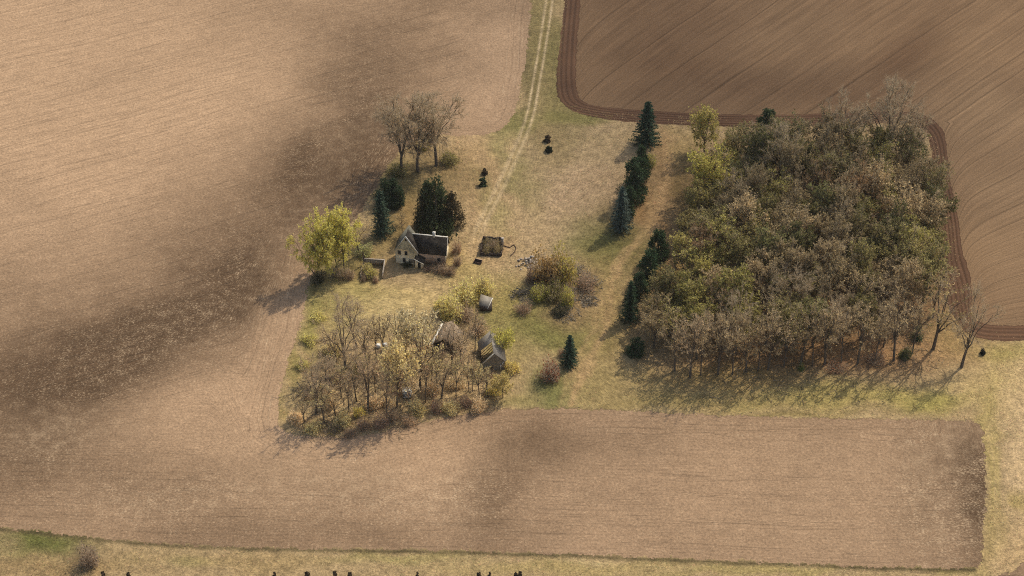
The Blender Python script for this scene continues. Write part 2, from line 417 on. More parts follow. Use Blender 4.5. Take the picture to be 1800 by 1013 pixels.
WORN = [([(1172, 236), (1168, 300), (1152, 370), (1118, 432), (1086, 500), (1062, 570), (1036, 640), (1004, 706)], 9, (176, 142, 98), .75),
        ([(1150, 330), (1138, 385), (1104, 440), (1066, 510), (1040, 580), (1014, 650), (982, 706)], 5, (168, 138, 94), .6),
        ([(905, 250), (888, 290), (868, 340), (850, 385), (836, 430), (826, 470)], 9, (186, 156, 112), .75),
        ([(826, 420), (850, 460), (880, 470)], 14, (172, 142, 100), .6),
        ([(1742, 745), (1740, 840), (1738, 960)], 4, (186, 160, 112), .6),
        ([(1000, 722), (1200, 731), (1400, 738), (1600, 741)], 2, (188, 164, 116), .5)]
def grass_colour(x, y):
    u, v = pixel(x, y)
    wu = u + (fbm(x * 0.09, y * 0.09, 3) - .5) * 60; wv = v + (fbm(x * 0.09 + 30, y * 0.09, 5) - .5) * 40
    C = np.tile(np.array((162, 138, 98), float), (len(x), 1))
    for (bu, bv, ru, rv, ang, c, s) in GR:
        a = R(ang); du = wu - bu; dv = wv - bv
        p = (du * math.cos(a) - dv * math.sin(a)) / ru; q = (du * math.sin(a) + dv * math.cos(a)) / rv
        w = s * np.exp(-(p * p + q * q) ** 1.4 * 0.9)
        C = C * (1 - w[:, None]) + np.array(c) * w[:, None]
    for PP, wd_, c_, s_ in WORN:
        ds = np.full(len(x), 1e9)
        for (au, av), (bu_, bv_) in zip(PP[:-1], PP[1:]):
            eu, ev = bu_ - au, bv_ - av; tt = np.clip(((wu - au) * eu + (wv - av) * ev) / (eu * eu + ev * ev), 0, 1)
            ds = np.minimum(ds, np.hypot(wu - au - tt * eu, wv - av - tt * ev))
        w = s_ * np.exp(-(ds / wd_) ** 2) * (.5 + .7 * vnoise(x * .25, y * .12, 17)); w = np.clip(w, 0, 1)
        C = C * (1 - w[:, None]) + np.array(c_) * w[:, None]
    dd = np.abs(v - np.interp(u, DITCH[:, 0], DITCH[:, 1]) + (fbm(x * .3, y * .3, 21) - .5) * 5)
    w = np.exp(-(dd / 4.0) ** 2) * (u < 1715) * (v > 850) * (0.55 + 0.45 * vnoise(x * .12, y * .12, 8))
    C = C * (1 - w[:, None]) + np.array((66, 58, 34)) * w[:, None]
    C = (C * .82 + .18 * np.array((176, 151, 120))) * 1.02
    return lin(C) * ALB

# ------------------------------------------------------------------ ground sheets
def plain_mat():
    t = NT("plain_soil"); p = t.pos()
    n = t.noise(p, 0.02, 5.0)
    return t.col(t.mix(t.rng(n, .3, .7, 0, 1), A(160, 130, 96), A(140, 112, 80)))
g = MB().quads([(-2500, -1200, -0.3), (2500, -1200, -0.3), (2500, 3800, -0.3), (-2500, 3800, -0.3)]).build("ground", plain_mat())
tag(g, kind='structure', label="plain bare farmland soil stretching beyond the fields")

def blob(u, v, bu, bv, ru, rv, ang):
    a = R(ang); du = u - bu; dv = v - bv
    p = (du * math.cos(a) - dv * math.sin(a)) / ru; q = (du * math.sin(a) + dv * math.cos(a)) / rv
    return np.exp(-(p * p + q * q))
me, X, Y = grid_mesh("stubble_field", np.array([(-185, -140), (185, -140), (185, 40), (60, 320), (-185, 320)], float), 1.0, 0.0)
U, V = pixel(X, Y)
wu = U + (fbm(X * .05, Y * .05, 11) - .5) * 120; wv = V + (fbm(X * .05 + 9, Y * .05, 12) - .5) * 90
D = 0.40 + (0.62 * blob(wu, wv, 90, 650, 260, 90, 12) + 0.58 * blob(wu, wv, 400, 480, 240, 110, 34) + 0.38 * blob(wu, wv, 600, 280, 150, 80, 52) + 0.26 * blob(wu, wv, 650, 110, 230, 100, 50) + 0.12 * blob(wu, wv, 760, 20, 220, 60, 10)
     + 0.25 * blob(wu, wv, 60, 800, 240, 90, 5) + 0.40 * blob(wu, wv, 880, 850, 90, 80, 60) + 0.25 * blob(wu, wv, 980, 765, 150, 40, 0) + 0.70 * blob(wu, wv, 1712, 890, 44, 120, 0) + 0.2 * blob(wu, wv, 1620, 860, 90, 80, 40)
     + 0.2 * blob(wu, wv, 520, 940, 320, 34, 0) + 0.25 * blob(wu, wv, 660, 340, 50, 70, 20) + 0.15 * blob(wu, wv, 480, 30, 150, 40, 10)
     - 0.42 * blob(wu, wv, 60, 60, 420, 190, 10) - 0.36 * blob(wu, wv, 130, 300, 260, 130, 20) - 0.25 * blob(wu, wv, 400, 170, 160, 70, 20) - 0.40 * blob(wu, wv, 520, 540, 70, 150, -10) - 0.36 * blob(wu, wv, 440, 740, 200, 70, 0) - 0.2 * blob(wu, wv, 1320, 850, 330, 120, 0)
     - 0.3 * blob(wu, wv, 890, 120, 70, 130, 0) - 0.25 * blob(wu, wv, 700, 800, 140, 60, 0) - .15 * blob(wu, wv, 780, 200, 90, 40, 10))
set_f(me, "soil_dark", D)  # wet soil and cloud shade both painted into the soil colour
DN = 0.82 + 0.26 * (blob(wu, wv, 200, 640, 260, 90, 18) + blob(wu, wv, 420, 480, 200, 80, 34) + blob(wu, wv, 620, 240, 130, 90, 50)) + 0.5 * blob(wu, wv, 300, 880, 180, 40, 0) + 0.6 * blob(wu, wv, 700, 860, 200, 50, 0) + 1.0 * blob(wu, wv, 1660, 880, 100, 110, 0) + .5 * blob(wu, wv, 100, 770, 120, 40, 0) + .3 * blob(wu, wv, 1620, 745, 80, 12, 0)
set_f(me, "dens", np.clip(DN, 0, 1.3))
k = sstep(700, 800, V + 0.0 * U)
a1 = R(27)
r1 = -math.sin(a1) * X + math.cos(a1) * Y; r2 = Y + 0.04 * X
yp = poly_xy([q for q in YARD[:60] if q[1] < 772 and q[0] < 1640][:42]); dist = np.full(len(X), 1e9)
for (ax, ay), (bx, by) in zip(yp[:-1], yp[1:]):
    ex, ey = bx - ax, by - ay; t_ = np.clip(((X - ax) * ex + (Y - ay) * ey) / (ex * ex + ey * ey), 0, 1)
    dist = np.minimum(dist, np.hypot(X - ax - t_ * ex, Y - ay - t_ * ey))
rw = r1 * (1 - k) + r2 * k
kd = sstep(7, 20, dist + (fbm(X * .05, Y * .05, 14) - .5) * 6)
set_f(me, "row", dist * (1 - kd) + rw * kd + (fbm(X * .03, Y * .03, 4) - .5) * 3)
set_f(me, "along", X)
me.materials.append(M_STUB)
o = link(bpy.data.objects.new("stubble_field", me)); tag(o, kind='structure', label="pale brown stubble field with dark band of wet soil and painted cloud shade, straw flecks")

me, X, Y = grid_mesh("ploughed_field", poly_xy(FIELD_R), 1.0, 0.02)
U, V = pixel(X, Y)
vv = np.linspace(-220, 640, 500)
sl = np.interp(vv, [-220, 180, 300, 420, 500, 560, 640], [0.68, 0.68, 0.56, 0.40, 0.24, 0.12, 0.08])
G = np.concatenate([[0], np.cumsum(0.5 * (1 / sl[1:] + 1 / sl[:-1]) * np.diff(vv))])
edge = np.interp(V, [200, 275, 320, 375, 440, 500, 548], [1640, 1667, 1669, 1684, 1690, 1709, 1706])
hook = np.where(V > 215, 60 * np.exp(-np.clip(U - edge, 0, 400) / 16.0), 0) + 46 * np.exp(-np.clip(U - 1012, 0, 400) / 22.0) * (V < 215)
Ve = V - hook * 0.5
row = (U + np.interp(Ve, vv, G)) / 10.2
set_f(me, "row", row + (fbm(X * .04, Y * .04, 6) - .5) * 0.8)
set_f(me, "along", X * 0.6 + Y * 0.8)
set_f(me, "soil_dark", 0.45 + 0.35 * blob(U, V, 1150, 60, 260, 160, 0) + 0.4 * blob(U, V, 1600, 90, 120, 40, 40) - 0.35 * blob(U, V, 1780, 380, 120, 180, 0) - 0.2 * blob(U, V, 1740, 200, 80, 60, 30) + 0.3 * blob(U, V, 1400, 160, 160, 50, 0))
me.materials.append(M_PLOUGH)
o = link(bpy.data.objects.new("ploughed_field", me)); tag(o, kind='structure', label="dark ploughed field with slanting furrow lines")

def ribbon(name, Pa, Pb, n, m, z, mat, jit=0.0):
    a, s = resample(poly_xy(Pa), n); b, _ = resample(poly_xy(Pb), n)
    t = np.linspace(0, 1, m)[None, :, None]
    P = a[:, None, :] * (1 - t) + b[:, None, :] * t
    if jit:
        d = (b - a) / np.linalg.norm(b - a, axis=1, keepdims=True)
        P[:, 0] += d * ((fbm(s * .5, s * 0, 5) - .5) * 2 * jit + (vnoise(s * 2, s * 0, 6) - .5) * jit)[:, None]
        P[:, -1] += d * ((fbm(s * .5, s * 0 + 9, 7) - .5) * 2 * jit + (vnoise(s * 2, s * 0 + 4, 6) - .5) * jit)[:, None]
    wid = np.linalg.norm(b - a, axis=1)
    V = np.concatenate([P.reshape(-1, 2), np.full((n * m, 1), z)], 1)
    i = np.arange(n - 1)[:, None] * m + np.arange(m - 1)[None, :]
    F = np.stack([i, i + m, i + m + 1, i + 1], -1).reshape(-1, 4)
    me = bpy.data.meshes.new(name); fill(me, V, F.ravel(), np.full(len(F), 4))
    across = (t[0, :, 0][None, :] * wid[:, None]).ravel(); along = np.repeat(s, m)
    set_f(me, "row", across); set_f(me, "along", along)
    me.materials.append(mat)
    return me, V[:, 0], V[:, 1], across, np.repeat(wid, m)
me, *_ = ribbon("headland_strip", HEAD_OUT, HEAD_IN, 900, 12, 0.05, M_HEAD, 0.45)
o = link(bpy.data.objects.new("headland_strip", me)); tag(o, kind='structure', label="dark brown headland strip turned along the field edge")

yard_poly = smooth(poly_xy(YARD), it=2)
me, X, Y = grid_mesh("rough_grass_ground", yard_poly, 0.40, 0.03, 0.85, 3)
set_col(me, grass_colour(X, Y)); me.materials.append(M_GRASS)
o = link(bpy.data.objects.new("grass_ground", me)); tag(o, kind='structure', label="dry rough grass ground of the farmstead and verges")

tl = [(u - 13, v) for u, v in TRACK]; tr = [(u + 13, v) for u, v in TRACK]
me, X, Y, ac, wd = ribbon("track", tl, tr, 420, 27, 0.06, M_GRASS)
C = grass_colour(X, Y); U, V = pixel(X, Y)
q = ac / wd
fade = np.clip(1.0 - sstep(150, 260, V) * 0.38 - sstep(400, 440, V) * .4, 0, 1)
wob = (fbm(X * .15, Y * .15, 31) - .5) * .08
rut = np.exp(-((np.abs(q - .5 + wob * .5) - .22) / (.085 + .10 * sstep(170, 300, V))) ** 2) * fade * (0.75 + 0.5 * (vnoise(X * .4, Y * .2, 2) - .3))
rut = np.clip(rut, 0, 1)[:, None]
C = C * (1 - rut) + lin((196, 172, 132)) * ALB * rut
mid = (np.exp(-((q - .5) / .1) ** 2) * fade)[:, None] * .5
C = C * (1 - mid) + lin((128, 112, 70)) * ALB * mid
set_col(me, C)
o = link(bpy.data.objects.new("track", me)); tag(o, kind='structure', label="pale two rut farm track with a grassy middle")

# unseen fair weather clouds, put in out of frame: their soft shadow dulls the far wood and the ploughed land
CLM = added_cloud_mat()
def added_cloud(u, v, z, rx, ry, rz, rot, lab, seed):
    import bmesh
    bm = bmesh.new(); bmesh.ops.create_icosphere(bm, subdivisions=4, radius=1.0)
    P = np.array([w.co[:] for w in bm.verts])
    r = 1 + .55 * (fbm(P[:, 0] * 1.6 + P[:, 2] + seed, P[:, 1] * 1.6 - P[:, 2], seed, 3) - .5)
    for w, q in zip(bm.verts, P * r[:, None]): w.co = q
    me = bpy.data.meshes.new("added_cloud"); bm.to_mesh(me); bm.free(); me.materials.append(CLM)
    o = link(bpy.data.objects.new("added_cloud", me)); x, y = gp(u, v)
    o.location = Vector((x, y, 0)) + SUNV * (z / SUNV.z); o.scale = (rx, ry, rz); o.rotation_euler = (0, 0, rot)
    return tag(o, kind='structure', label=lab)
added_cloud(1400, 270, 650, 80, 48, 34, .1, "small unseen cloud put in to shade the wood", 3)
added_cloud(1130, 60, 700, 60, 60, 30, .4, "small unseen cloud put in to shade the ploughed field", 7)

# ------------------------------------------------------------------ grass tufts (nobody could count them)
def tufts(name, n, seed, poly, zone=None):
    rng = np.random.default_rng(seed)
    lo = poly.min(0); hi = poly.max(0); lo = np.maximum(lo, [-165, -128]); hi = np.minimum(hi, [175, 260])
    x = rng.uniform(lo[0], hi[0], n * 3); y = rng.uniform(lo[1], hi[1], n * 3)
    k = inside(poly, x, y); x, y = x[k], y[k]
    dens = fbm(x * .12, y * .12, seed + 1)
    k = rng.random(len(x)) < sstep(.34, .62, dens) * .9 + .1; x, y = x[k][:n], y[k][:n]
    u, v = pixel(x, y)
    C = grass_colour(x, y)
    m = len(x)
    f = rng.uniform(0.72, 1.5, (m, 1)); C = C * f * (1 + rng.normal(0, .05, (m, 3)))
    h = rng.uniform(.04, .11, m) * (0.6 + fbm(x * .2, y * .2, 8)); w = rng.uniform(.08, .22, m)
    P = np.empty((m, 2, 3, 3))
    for b in range(2):
        a = rng.uniform(0, 2 * np.pi, m); la = rng.uniform(0, 2 * np.pi, m); le = rng.uniform(.25, .6, m)
        dx, dy = np.cos(a) * w, np.sin(a) * w
        P[:, b, 0] = np.stack([x - dx, y - dy, np.full(m, .02)], 1)
        P[:, b, 1] = np.stack([x + dx, y + dy, np.full(m, .02)], 1)
        P[:, b, 2] = np.stack([x + np.cos(la) * le, y + np.sin(la) * le, h], 1)
    mb = MB(); mb.tris(P); me = mb.mesh(name, [M_BLADE])
    set_col(me, np.repeat(np.clip(C, 0.01, .8), 6, 0))
    return tag(link(bpy.data.objects.new(name, me)), kind='stuff', label="dry tufted grass growing over the farmstead and verges")
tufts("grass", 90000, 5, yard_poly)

# ------------------------------------------------------------------ plant materials
def leaf_mat(name, lo=.5, hi=1.7, tr=0.45, mul=(1, 1, 1)):
    t = NT(name)
    oi = t.n("ShaderNodeObjectInfo").outputs["Color"]
    rp = t.n("ShaderNodeNewGeometry").outputs["Random Per Island"]
    c = t.scale(oi, t.rng(rp, 0, 1, lo, hi))
    t.put(t.b.inputs["Base Color"], c)
    t.b.inputs["Roughness"].default_value = .8
    td = t.n("ShaderNodeBsdfTranslucent"); t.put(td.inputs["Color"], c)
    mx = t.n("ShaderNodeMixShader"); mx.inputs[0].default_value = tr
    t.t.links.new(t.b.outputs[0], mx.inputs[1]); t.t.links.new(td.outputs[0], mx.inputs[2])
    t.t.links.new(mx.outputs[0], t.t.nodes["Material Output"].inputs[0])
    return t.m
M_LEAF = leaf_mat("young_leaves")
M_NEEDLE = leaf_mat("needles", .4, 2.0, .33)
def bark_mat(name, a, b):
    t = NT(name); n = t.noise(t.obj(), 3.0, 3.0)
    return t.col(t.mix(t.rng(n, .3, .7, 0, 1), a, b))
M_BARK = bark_mat("grey_brown_bark", (0.09, 0.066, 0.048), (0.18, 0.14, 0.10))
def twig_mat(name, a, b, tr=.55):
    t = NT(name); rp = t.n("ShaderNodeNewGeometry").outputs["Random Per Island"]
    c = t.mix(rp, a, b); t.put(t.b.inputs["Base Color"], c)
    td = t.n("ShaderNodeBsdfTranslucent"); t.put(td.inputs["Color"], c)
    mx = t.n("ShaderNodeMixShader"); mx.inputs[0].default_value = tr
    t.t.links.new(t.b.outputs[0], mx.inputs[1]); t.t.links.new(td.outputs[0], mx.inputs[2])
    t.t.links.new(mx.outputs[0], t.t.nodes["Material Output"].inputs[0])
    return t.m
M_TWIG = twig_mat("twigs", (0.38, 0.30, 0.19), (0.68, 0.55, 0.37))
M_PALEBARK = bark_mat("pale_bark", (0.17, 0.14, 0.10), (0.28, 0.24, 0.18))
M_RED = twig_mat("reddish_twigs", (0.36, 0.27, 0.18), (0.64, 0.50, 0.35))

# ------------------------------------------------------------------ tree shapes (unit: metres, scaled when planted)
def bez(a, b, c, n):
    t = np.linspace(0, 1, n)[:, None]
    return a * (1 - t) ** 2 + 2 * b * t * (1 - t) + c * t ** 2
def ell(rng, n, cz, rx, rz, lo=0.35):
    d = rng.normal(size=(n, 3)); d /= np.linalg.norm(d, axis=1, keepdims=True)
    r = rng.uniform(lo ** 3, 1, n) ** (1 / 3.0)
    return d * r[:, None] * np.array([rx, rx, rz]) + np.array([0, 0, cz])
def rand_tris(rng, C, s):
    n = len(C); a = rng.normal(size=(n, 3)); b = rng.normal(size=(n, 3))
    a /= np.linalg.norm(a, axis=1, keepdims=True); b = b - (a * b).sum(1, keepdims=True) * a; b /= np.linalg.norm(b, axis=1, keepdims=True)
    s = np.asarray(s).reshape(-1, 1)
    return np.stack([C - a * s * .6 - b * s * .4, C + a * s * .6 - b * s * .4, C + b * s * .75], 1)
def slivers(rng, P, D, L, w):
    n = len(P); D = D / (np.linalg.norm(D, axis=1, keepdims=True) + 1e-9)
    r = rng.normal(size=(n, 3)); s = np.cross(D, r); s /= np.linalg.norm(s, axis=1, keepdims=True) + 1e-9
    w = np.asarray(w).reshape(-1, 1) if np.ndim(w) else w
    return np.stack([P - s * w / 2, P + s * w / 2, P + D * L[:, None]], 1)

def broadleaf(seed, H=16., Rr=5., clear=.28, nl=6, sub=6, ter=4, tw=8, leaves=5, ls=.22, droop=0.0, stems=1, base_low=.30, tr=.28, wtw=.06, shell=0):
    rng = np.random.default_rng(seed)
    T = MB(); Cn = MB()
    cz = H * (1 + base_low) / 2; rz = H * (1 - base_low) / 2
    ends = []; dirs = []
    for st in range(stems):
        off = np.array([0, 0, 0.]) if stems == 1 else np.append(rng.normal(0, .5, 2), 0)
        lean = rng.normal(0, .05 if stems == 1 else .16, 2) * H
        top = np.array([lean[0] * .6, lean[1] * .6, H * clear * rng.uniform(.9, 1.15)]) + off
        mid = np.array([lean[0] * .2, lean[1] * .2, H * clear * .5]) + off + np.append(rng.normal(0, .15, 2), 0)
        p = bez(off + np.array([0, 0, -.2]), mid, top, 6)
        k = 1 if stems == 1 else .65
        T.tube(p, np.linspace(tr * 1.15, tr * .8, 6) * k, 6)
        n = max(3, nl // stems)
        a0 = rng.uniform(0, 6.28)
        for i in range(n):
            az = a0 + i * 6.283 / n + rng.normal(0, .3)
            el = rng.uniform(.05, 1.0) if i else 1.3
            tgt = np.array([math.cos(az) * math.cos(el) * Rr, math.sin(az) * math.cos(el) * Rr, cz + math.sin(el) * rz]) * np.array([1, 1, 1])
            tgt[:2] = tgt[:2] * rng.uniform(.75, 1.05) + lean; tgt[2] *= rng.uniform(.9, 1.0)
            s = top - np.array([0, 0, rng.uniform(0, .18) * H * clear])
            c = s + (tgt - s) * np.array([.35, .35, .6]) + rng.normal(0, .3, 3)
            limb = bez(s, c, tgt, 7) + np.concatenate([np.zeros((1, 3)), rng.normal(0, .12, (6, 3))])
            r0 = tr * .5 * k
            T.tube(limb, np.linspace(r0, .05, 7), 5)
            for j in range(sub):
                t = rng.uniform(.25, 1.0); q = t * 6; i0 = min(int(q), 5)
                b0 = limb[i0] * (1 - (q - i0)) + limb[i0 + 1] * (q - i0)
                out = b0 - np.array([lean[0], lean[1], cz - rz * .4]); out /= np.linalg.norm(out) + 1e-6
                d = out + rng.normal(0, .75, 3) + np.array([0, 0, .35 - droop]); d /= np.linalg.norm(d)
                L = Rr * rng.uniform(.35, .62)
                e = b0 + d * L
                br = bez(b0, b0 + d * L * .5 + np.array([0, 0, .12 * L]), e + np.array([0, 0, -droop * L * .5]), 4)
                Cn.tube(br, np.linspace(.055, .03, 4), 3, 0)
                for m in range(ter):
                    tt = rng.uniform(.2, 1.0) * 3; i1 = min(int(tt), 2)
                    c0 = br[i1] * (1 - (tt - i1)) + br[i1 + 1] * (tt - i1)
                    d2 = d + rng.normal(0, .7, 3) + np.array([0, 0, .25 - droop * 1.6]); d2 /= np.linalg.norm(d2)
                    L2 = Rr * rng.uniform(.16, .34)
                    e2 = c0 + d2 * L2
                    Cn.tube(np.stack([c0, c0 + d2 * L2 * .5 + rng.normal(0, .05, 3), e2]), [.035, .026, .016], 3, 0)
                    ends.append(np.stack([c0, e2])); dirs.append(d2)
    E = np.array(ends); Dr = np.array(dirs); m = len(E)
    t = rng.uniform(.2, 1, (m, tw, 1)); P = (E[:, None, 0] * (1 - t) + E[:, None, 1] * t).reshape(-1, 3)
    D = (Dr[:, None, :] + rng.normal(0, .65, (m, tw, 3)) + np.array([0, 0, .2 - droop * 2.2])).reshape(-1, 3)
    L = rng.uniform(.4, 1.15, len(P)) * Rr / 5
    Cn.tris(slivers(rng, P, D, L, wtw), 0)
    if leaves:
        D = D / np.linalg.norm(D, axis=1, keepdims=True)
        k = rng.integers(0, len(P), m * leaves)
        C = P[k] + D[k] * (L[k] * rng.uniform(.2, 1.1, len(k)))[:, None] + rng.normal(0, .10, (len(k), 3))
        Cn.tris(rand_tris(rng, C, ls * rng.uniform(.6, 1.5, len(C))), 1)
    if shell:
        lob = rng.normal(size=(12, 3)); lob /= np.linalg.norm(lob, axis=1, keepdims=True)
        d = rng.normal(size=(shell, 3)); d[:, 2] = np.where(d[:, 2] < -.5, -d[:, 2], d[:, 2]); d /= np.linalg.norm(d, axis=1, keepdims=True)
        k = (.70 + .34 * (d @ lob.T).max(1) ** 8) * rng.uniform(.72, 1.0, shell)
        P = d * k[:, None] * np.array([Rr, Rr, rz * .98]) + np.array([0, 0, cz])
        Cn.tris(rand_tris(rng, P, ls * rng.uniform(.6, 1.5, shell)), 1)
        D = d + rng.normal(0, .4, d.shape) + np.array([0, 0, .3]); D /= np.linalg.norm(D, axis=1, keepdims=True)
        Cn.tris(slivers(rng, P - D * .5, D, rng.uniform(.5, 1.1, shell), .06), 0)
    return T, Cn

def spruce(seed, H=11., Rr=2.6, n_wh=22, nb=11, bare=.04):
    rng = np.random.default_rng(seed); T = MB(); Cn = MB()
    T.tube(np.array([[0, 0, -.2], [0, 0, H * .5], [0, 0, H * .97]]), [.2, .12, .03], 6)
    tr = []
    for w in range(n_wh):
        f = (w + .3) / n_wh; z = H * (bare + (1 - bare) * f)
        r = Rr * (1 - f) ** .66 * rng.uniform(.88, 1.1) + .12
        nn = max(5, int(nb * (1 - f * .55))); a0 = rng.uniform(0, 6.28)
        for b in range(nn):
            a = a0 + b * 6.283 / nn + rng.normal(0, .15); L = r * rng.uniform(.8, 1.15)
            dv = np.array([math.cos(a), math.sin(a), 0]); sd = np.array([-math.sin(a), math.cos(a), 0])
            k = 7
            t = np.linspace(.12, 1, k)
            spine = np.array([0, 0, z]) + dv * (t * L)[:, None] + np.array([0, 0, 1]) * ((-.30 * t + .16 * t * t) * L)[:, None]
            wid = .42 * (1.1 - t) * min(1.0, L) + .14
            for i in range(k):
                for sgn in (-1, 1):
                    base = spine[i]; tip = base + dv * .32 * rng.uniform(.6, 1.3) + sd * sgn * wid[i] * rng.uniform(.7, 1.4) + np.array([0, 0, rng.normal(-.05, .10)])
                    side = dv * .16 + np.array([0, 0, .10 * rng.normal()])
                    tr.append([base - side, base + side + np.array([0, 0, .05]), tip])
    Cn.tris(np.array(tr), 0)
    n = 90; z = rng.uniform(H * .9, H, n); C = np.stack([rng.normal(0, .08, n), rng.normal(0, .08, n), z], 1)
    Cn.tris(rand_tris(rng, C, rng.uniform(.08, .2, n)), 0)
    return T, Cn

def cedar(seed, H=9., Rr=3.4, lumps=34, per=190, ls=.24, pointed=.5):
    rng = np.random.default_rng(seed); T = MB(); Cn = MB()
    T.tube(np.array([[0, 0, -.2], [.1, 0, H * .4], [0, .1, H * .85]]), [.26, .17, .05], 6)
    for i in range(lumps):
        f = rng.uniform(.03, .95) if i % 3 else rng.uniform(.02, .3); r = Rr * (1 - f ** 1.6 * (.45 + pointed * .5)) * rng.uniform(.35, .85); a = rng.uniform(0, 6.28)
        c = np.array([math.cos(a) * r, math.sin(a) * r, H * f]); s = rng.uniform(.22, .38) * Rr * (1 - .35 * f)
        Cn.tube(np.stack([[0, 0, H * f * .8], c]), [.06, .03], 3, 1)
        d = rng.normal(size=(per, 3)); d /= np.linalg.norm(d, axis=1, keepdims=True)
        P = c + d * s * 1.25 * rng.uniform(.45, 1.25, (per, 1)) * np.array([1, 1, .9])
        Cn.tris(rand_tris(rng, P, ls * rng.uniform(.6, 1.5, per)), 0)
    return T, Cn

def bush(seed, H=3., Rr=2.2, stems=22, tw=1200, leaves=1700, ls=.13, tww=.034, up=.55):
    rng = np.random.default_rng(seed); T = MB(); Cn = MB()
    lobes = rng.normal(size=(9, 3)); lobes[:, 2] = np.abs(lobes[:, 2]); lobes /= np.linalg.norm(lobes, axis=1, keepdims=True)
    lob = rng.uniform(.5, 1.15, 9)
    def dome(n, lo):
        d = rng.normal(size=(n, 3)); d[:, 2] = np.abs(d[:, 2]) * .9; d /= np.linalg.norm(d, axis=1, keepdims=True)
        k = .50 + .62 * ((d @ lobes.T).max(1) ** 9) * lob[(d @ lobes.T).argmax(1)]
        r = rng.uniform(lo, 1, n) ** .6 * k
        return d, d * r[:, None] * np.array([Rr, Rr, H])
    for i in range(stems):
        d, e = dome(1, .6); e = e[0]; b = np.array([e[0] * .25, e[1] * .25, -.1])
        T.tube(bez(b, (b + e) / 2 + np.array([0, 0, H * .15]), e, 5), np.linspace(.05, .012, 5), 3)
    d, P = dome(tw, .1); D = d + rng.normal(0, .55, d.shape) + np.array([0, 0, up]); D /= np.linalg.norm(D, axis=1, keepdims=True)
    Ln = rng.uniform(.35, 1.0, tw) * (.4 + Rr * .2)
    Cn.tris(slivers(rng, P - D * Ln[:, None] * .6, D, Ln, tww), 0)
    if leaves:
        d, P = dome(leaves, .15); P = P + rng.normal(0, .08, P.shape); P[:, 2] = np.abs(P[:, 2])
        Cn.tris(rand_tris(rng, P, ls * rng.uniform(.6, 1.5, leaves)), 1)
    return T, Cn

# each kind: list of (trunk mesh, crown mesh, H, R)
def kind(fn, seeds, tn, cn, tm, cm, H, Rr, **kw):
    L = []
    for s in seeds:
        T, Cn = fn(s, H=H, Rr=Rr, **kw)
        L.append((T.mesh(tn, tm), Cn.mesh(cn, cm), H, Rr))
    return L
K = {}
K['bare'] = kind(broadleaf, (1, 2, 3, 4), "trunk", "crown", [M_BARK], [M_TWIG, M_LEAF], 16., 5., clear=.25, nl=9, sub=9, ter=5, tw=24, leaves=4, ls=.10, wtw=.038)
K['open'] = kind(broadleaf, (11, 12, 13), "trunk", "crown", [M_BARK], [M_TWIG, M_LEAF], 16., 5.5, clear=.26, nl=6, sub=6, ter=5, tw=20, leaves=5, ls=.12, tr=.34, wtw=.040)
K['bud'] = kind(broadleaf, (21, 22, 23, 24, 25, 26), "trunk", "crown", [M_BARK], [M_TWIG, M_LEAF], 16., 5., clear=.30, nl=8, sub=8, ter=5, tw=9, leaves=6, ls=.30, shell=560)
K['edge'] = kind(broadleaf, (27, 28, 29), "trunk", "crown", [M_BARK], [M_TWIG, M_LEAF], 16., 5., clear=.30, nl=7, sub=6, ter=4, tw=8, leaves=3, ls=.26, tr=.33, wtw=.036)
K['leafy'] = kind(broadleaf, (31, 32, 33, 34), "trunk", "crown", [M_BARK], [M_TWIG, M_LEAF], 14., 5., clear=.22, nl=8, sub=8, ter=5, tw=5, leaves=9, ls=.33, base_low=.2, shell=720)
K['willow'] = kind(broadleaf, (41, 42, 43), "trunk", "crown", [M_BARK], [M_TWIG, M_LEAF], 14., 5., clear=.22, nl=9, sub=8, ter=5, tw=9, leaves=46, ls=.17, droop=.33, stems=2, base_low=.22)
K['slim'] = kind(broadleaf, (51, 52, 53), "trunk", "crown", [M_BARK], [M_TWIG, M_LEAF], 12., 2.6, clear=.4, nl=6, sub=6, ter=4, tw=9, leaves=5, ls=.14, tr=.13, wtw=.032)
K['spruce'] = kind(spruce, (61, 62, 63), "trunk", "crown", [M_BARK], [M_NEEDLE], 11., 2.6)
K['cedar'] = kind(cedar, (71, 72, 73), "trunk", "crown", [M_BARK], [M_NEEDLE, M_TWIG], 9., 3.4)
K['round'] = kind(cedar, (76, 77), "trunk", "crown", [M_BARK], [M_NEEDLE, M_TWIG], 6., 3.4, pointed=.1)
K['bush'] = kind(bush, (81, 82, 83), "stems", "foliage", [M_TWIG], [M_TWIG, M_LEAF], 3., 2.2)
K['brush'] = kind(bush, (86, 87, 88), "stems", "foliage", [M_RED], [M_RED, M_LEAF], 3., 2.2, leaves=420, tw=1300, stems=34, tww=.034, up=.3)
K['small'] = kind(cedar, (91, 92), "trunk", "crown", [M_BARK], [M_NEEDLE, M_TWIG], 2., .8, lumps=18, per=70, ls=.16, pointed=0.2)

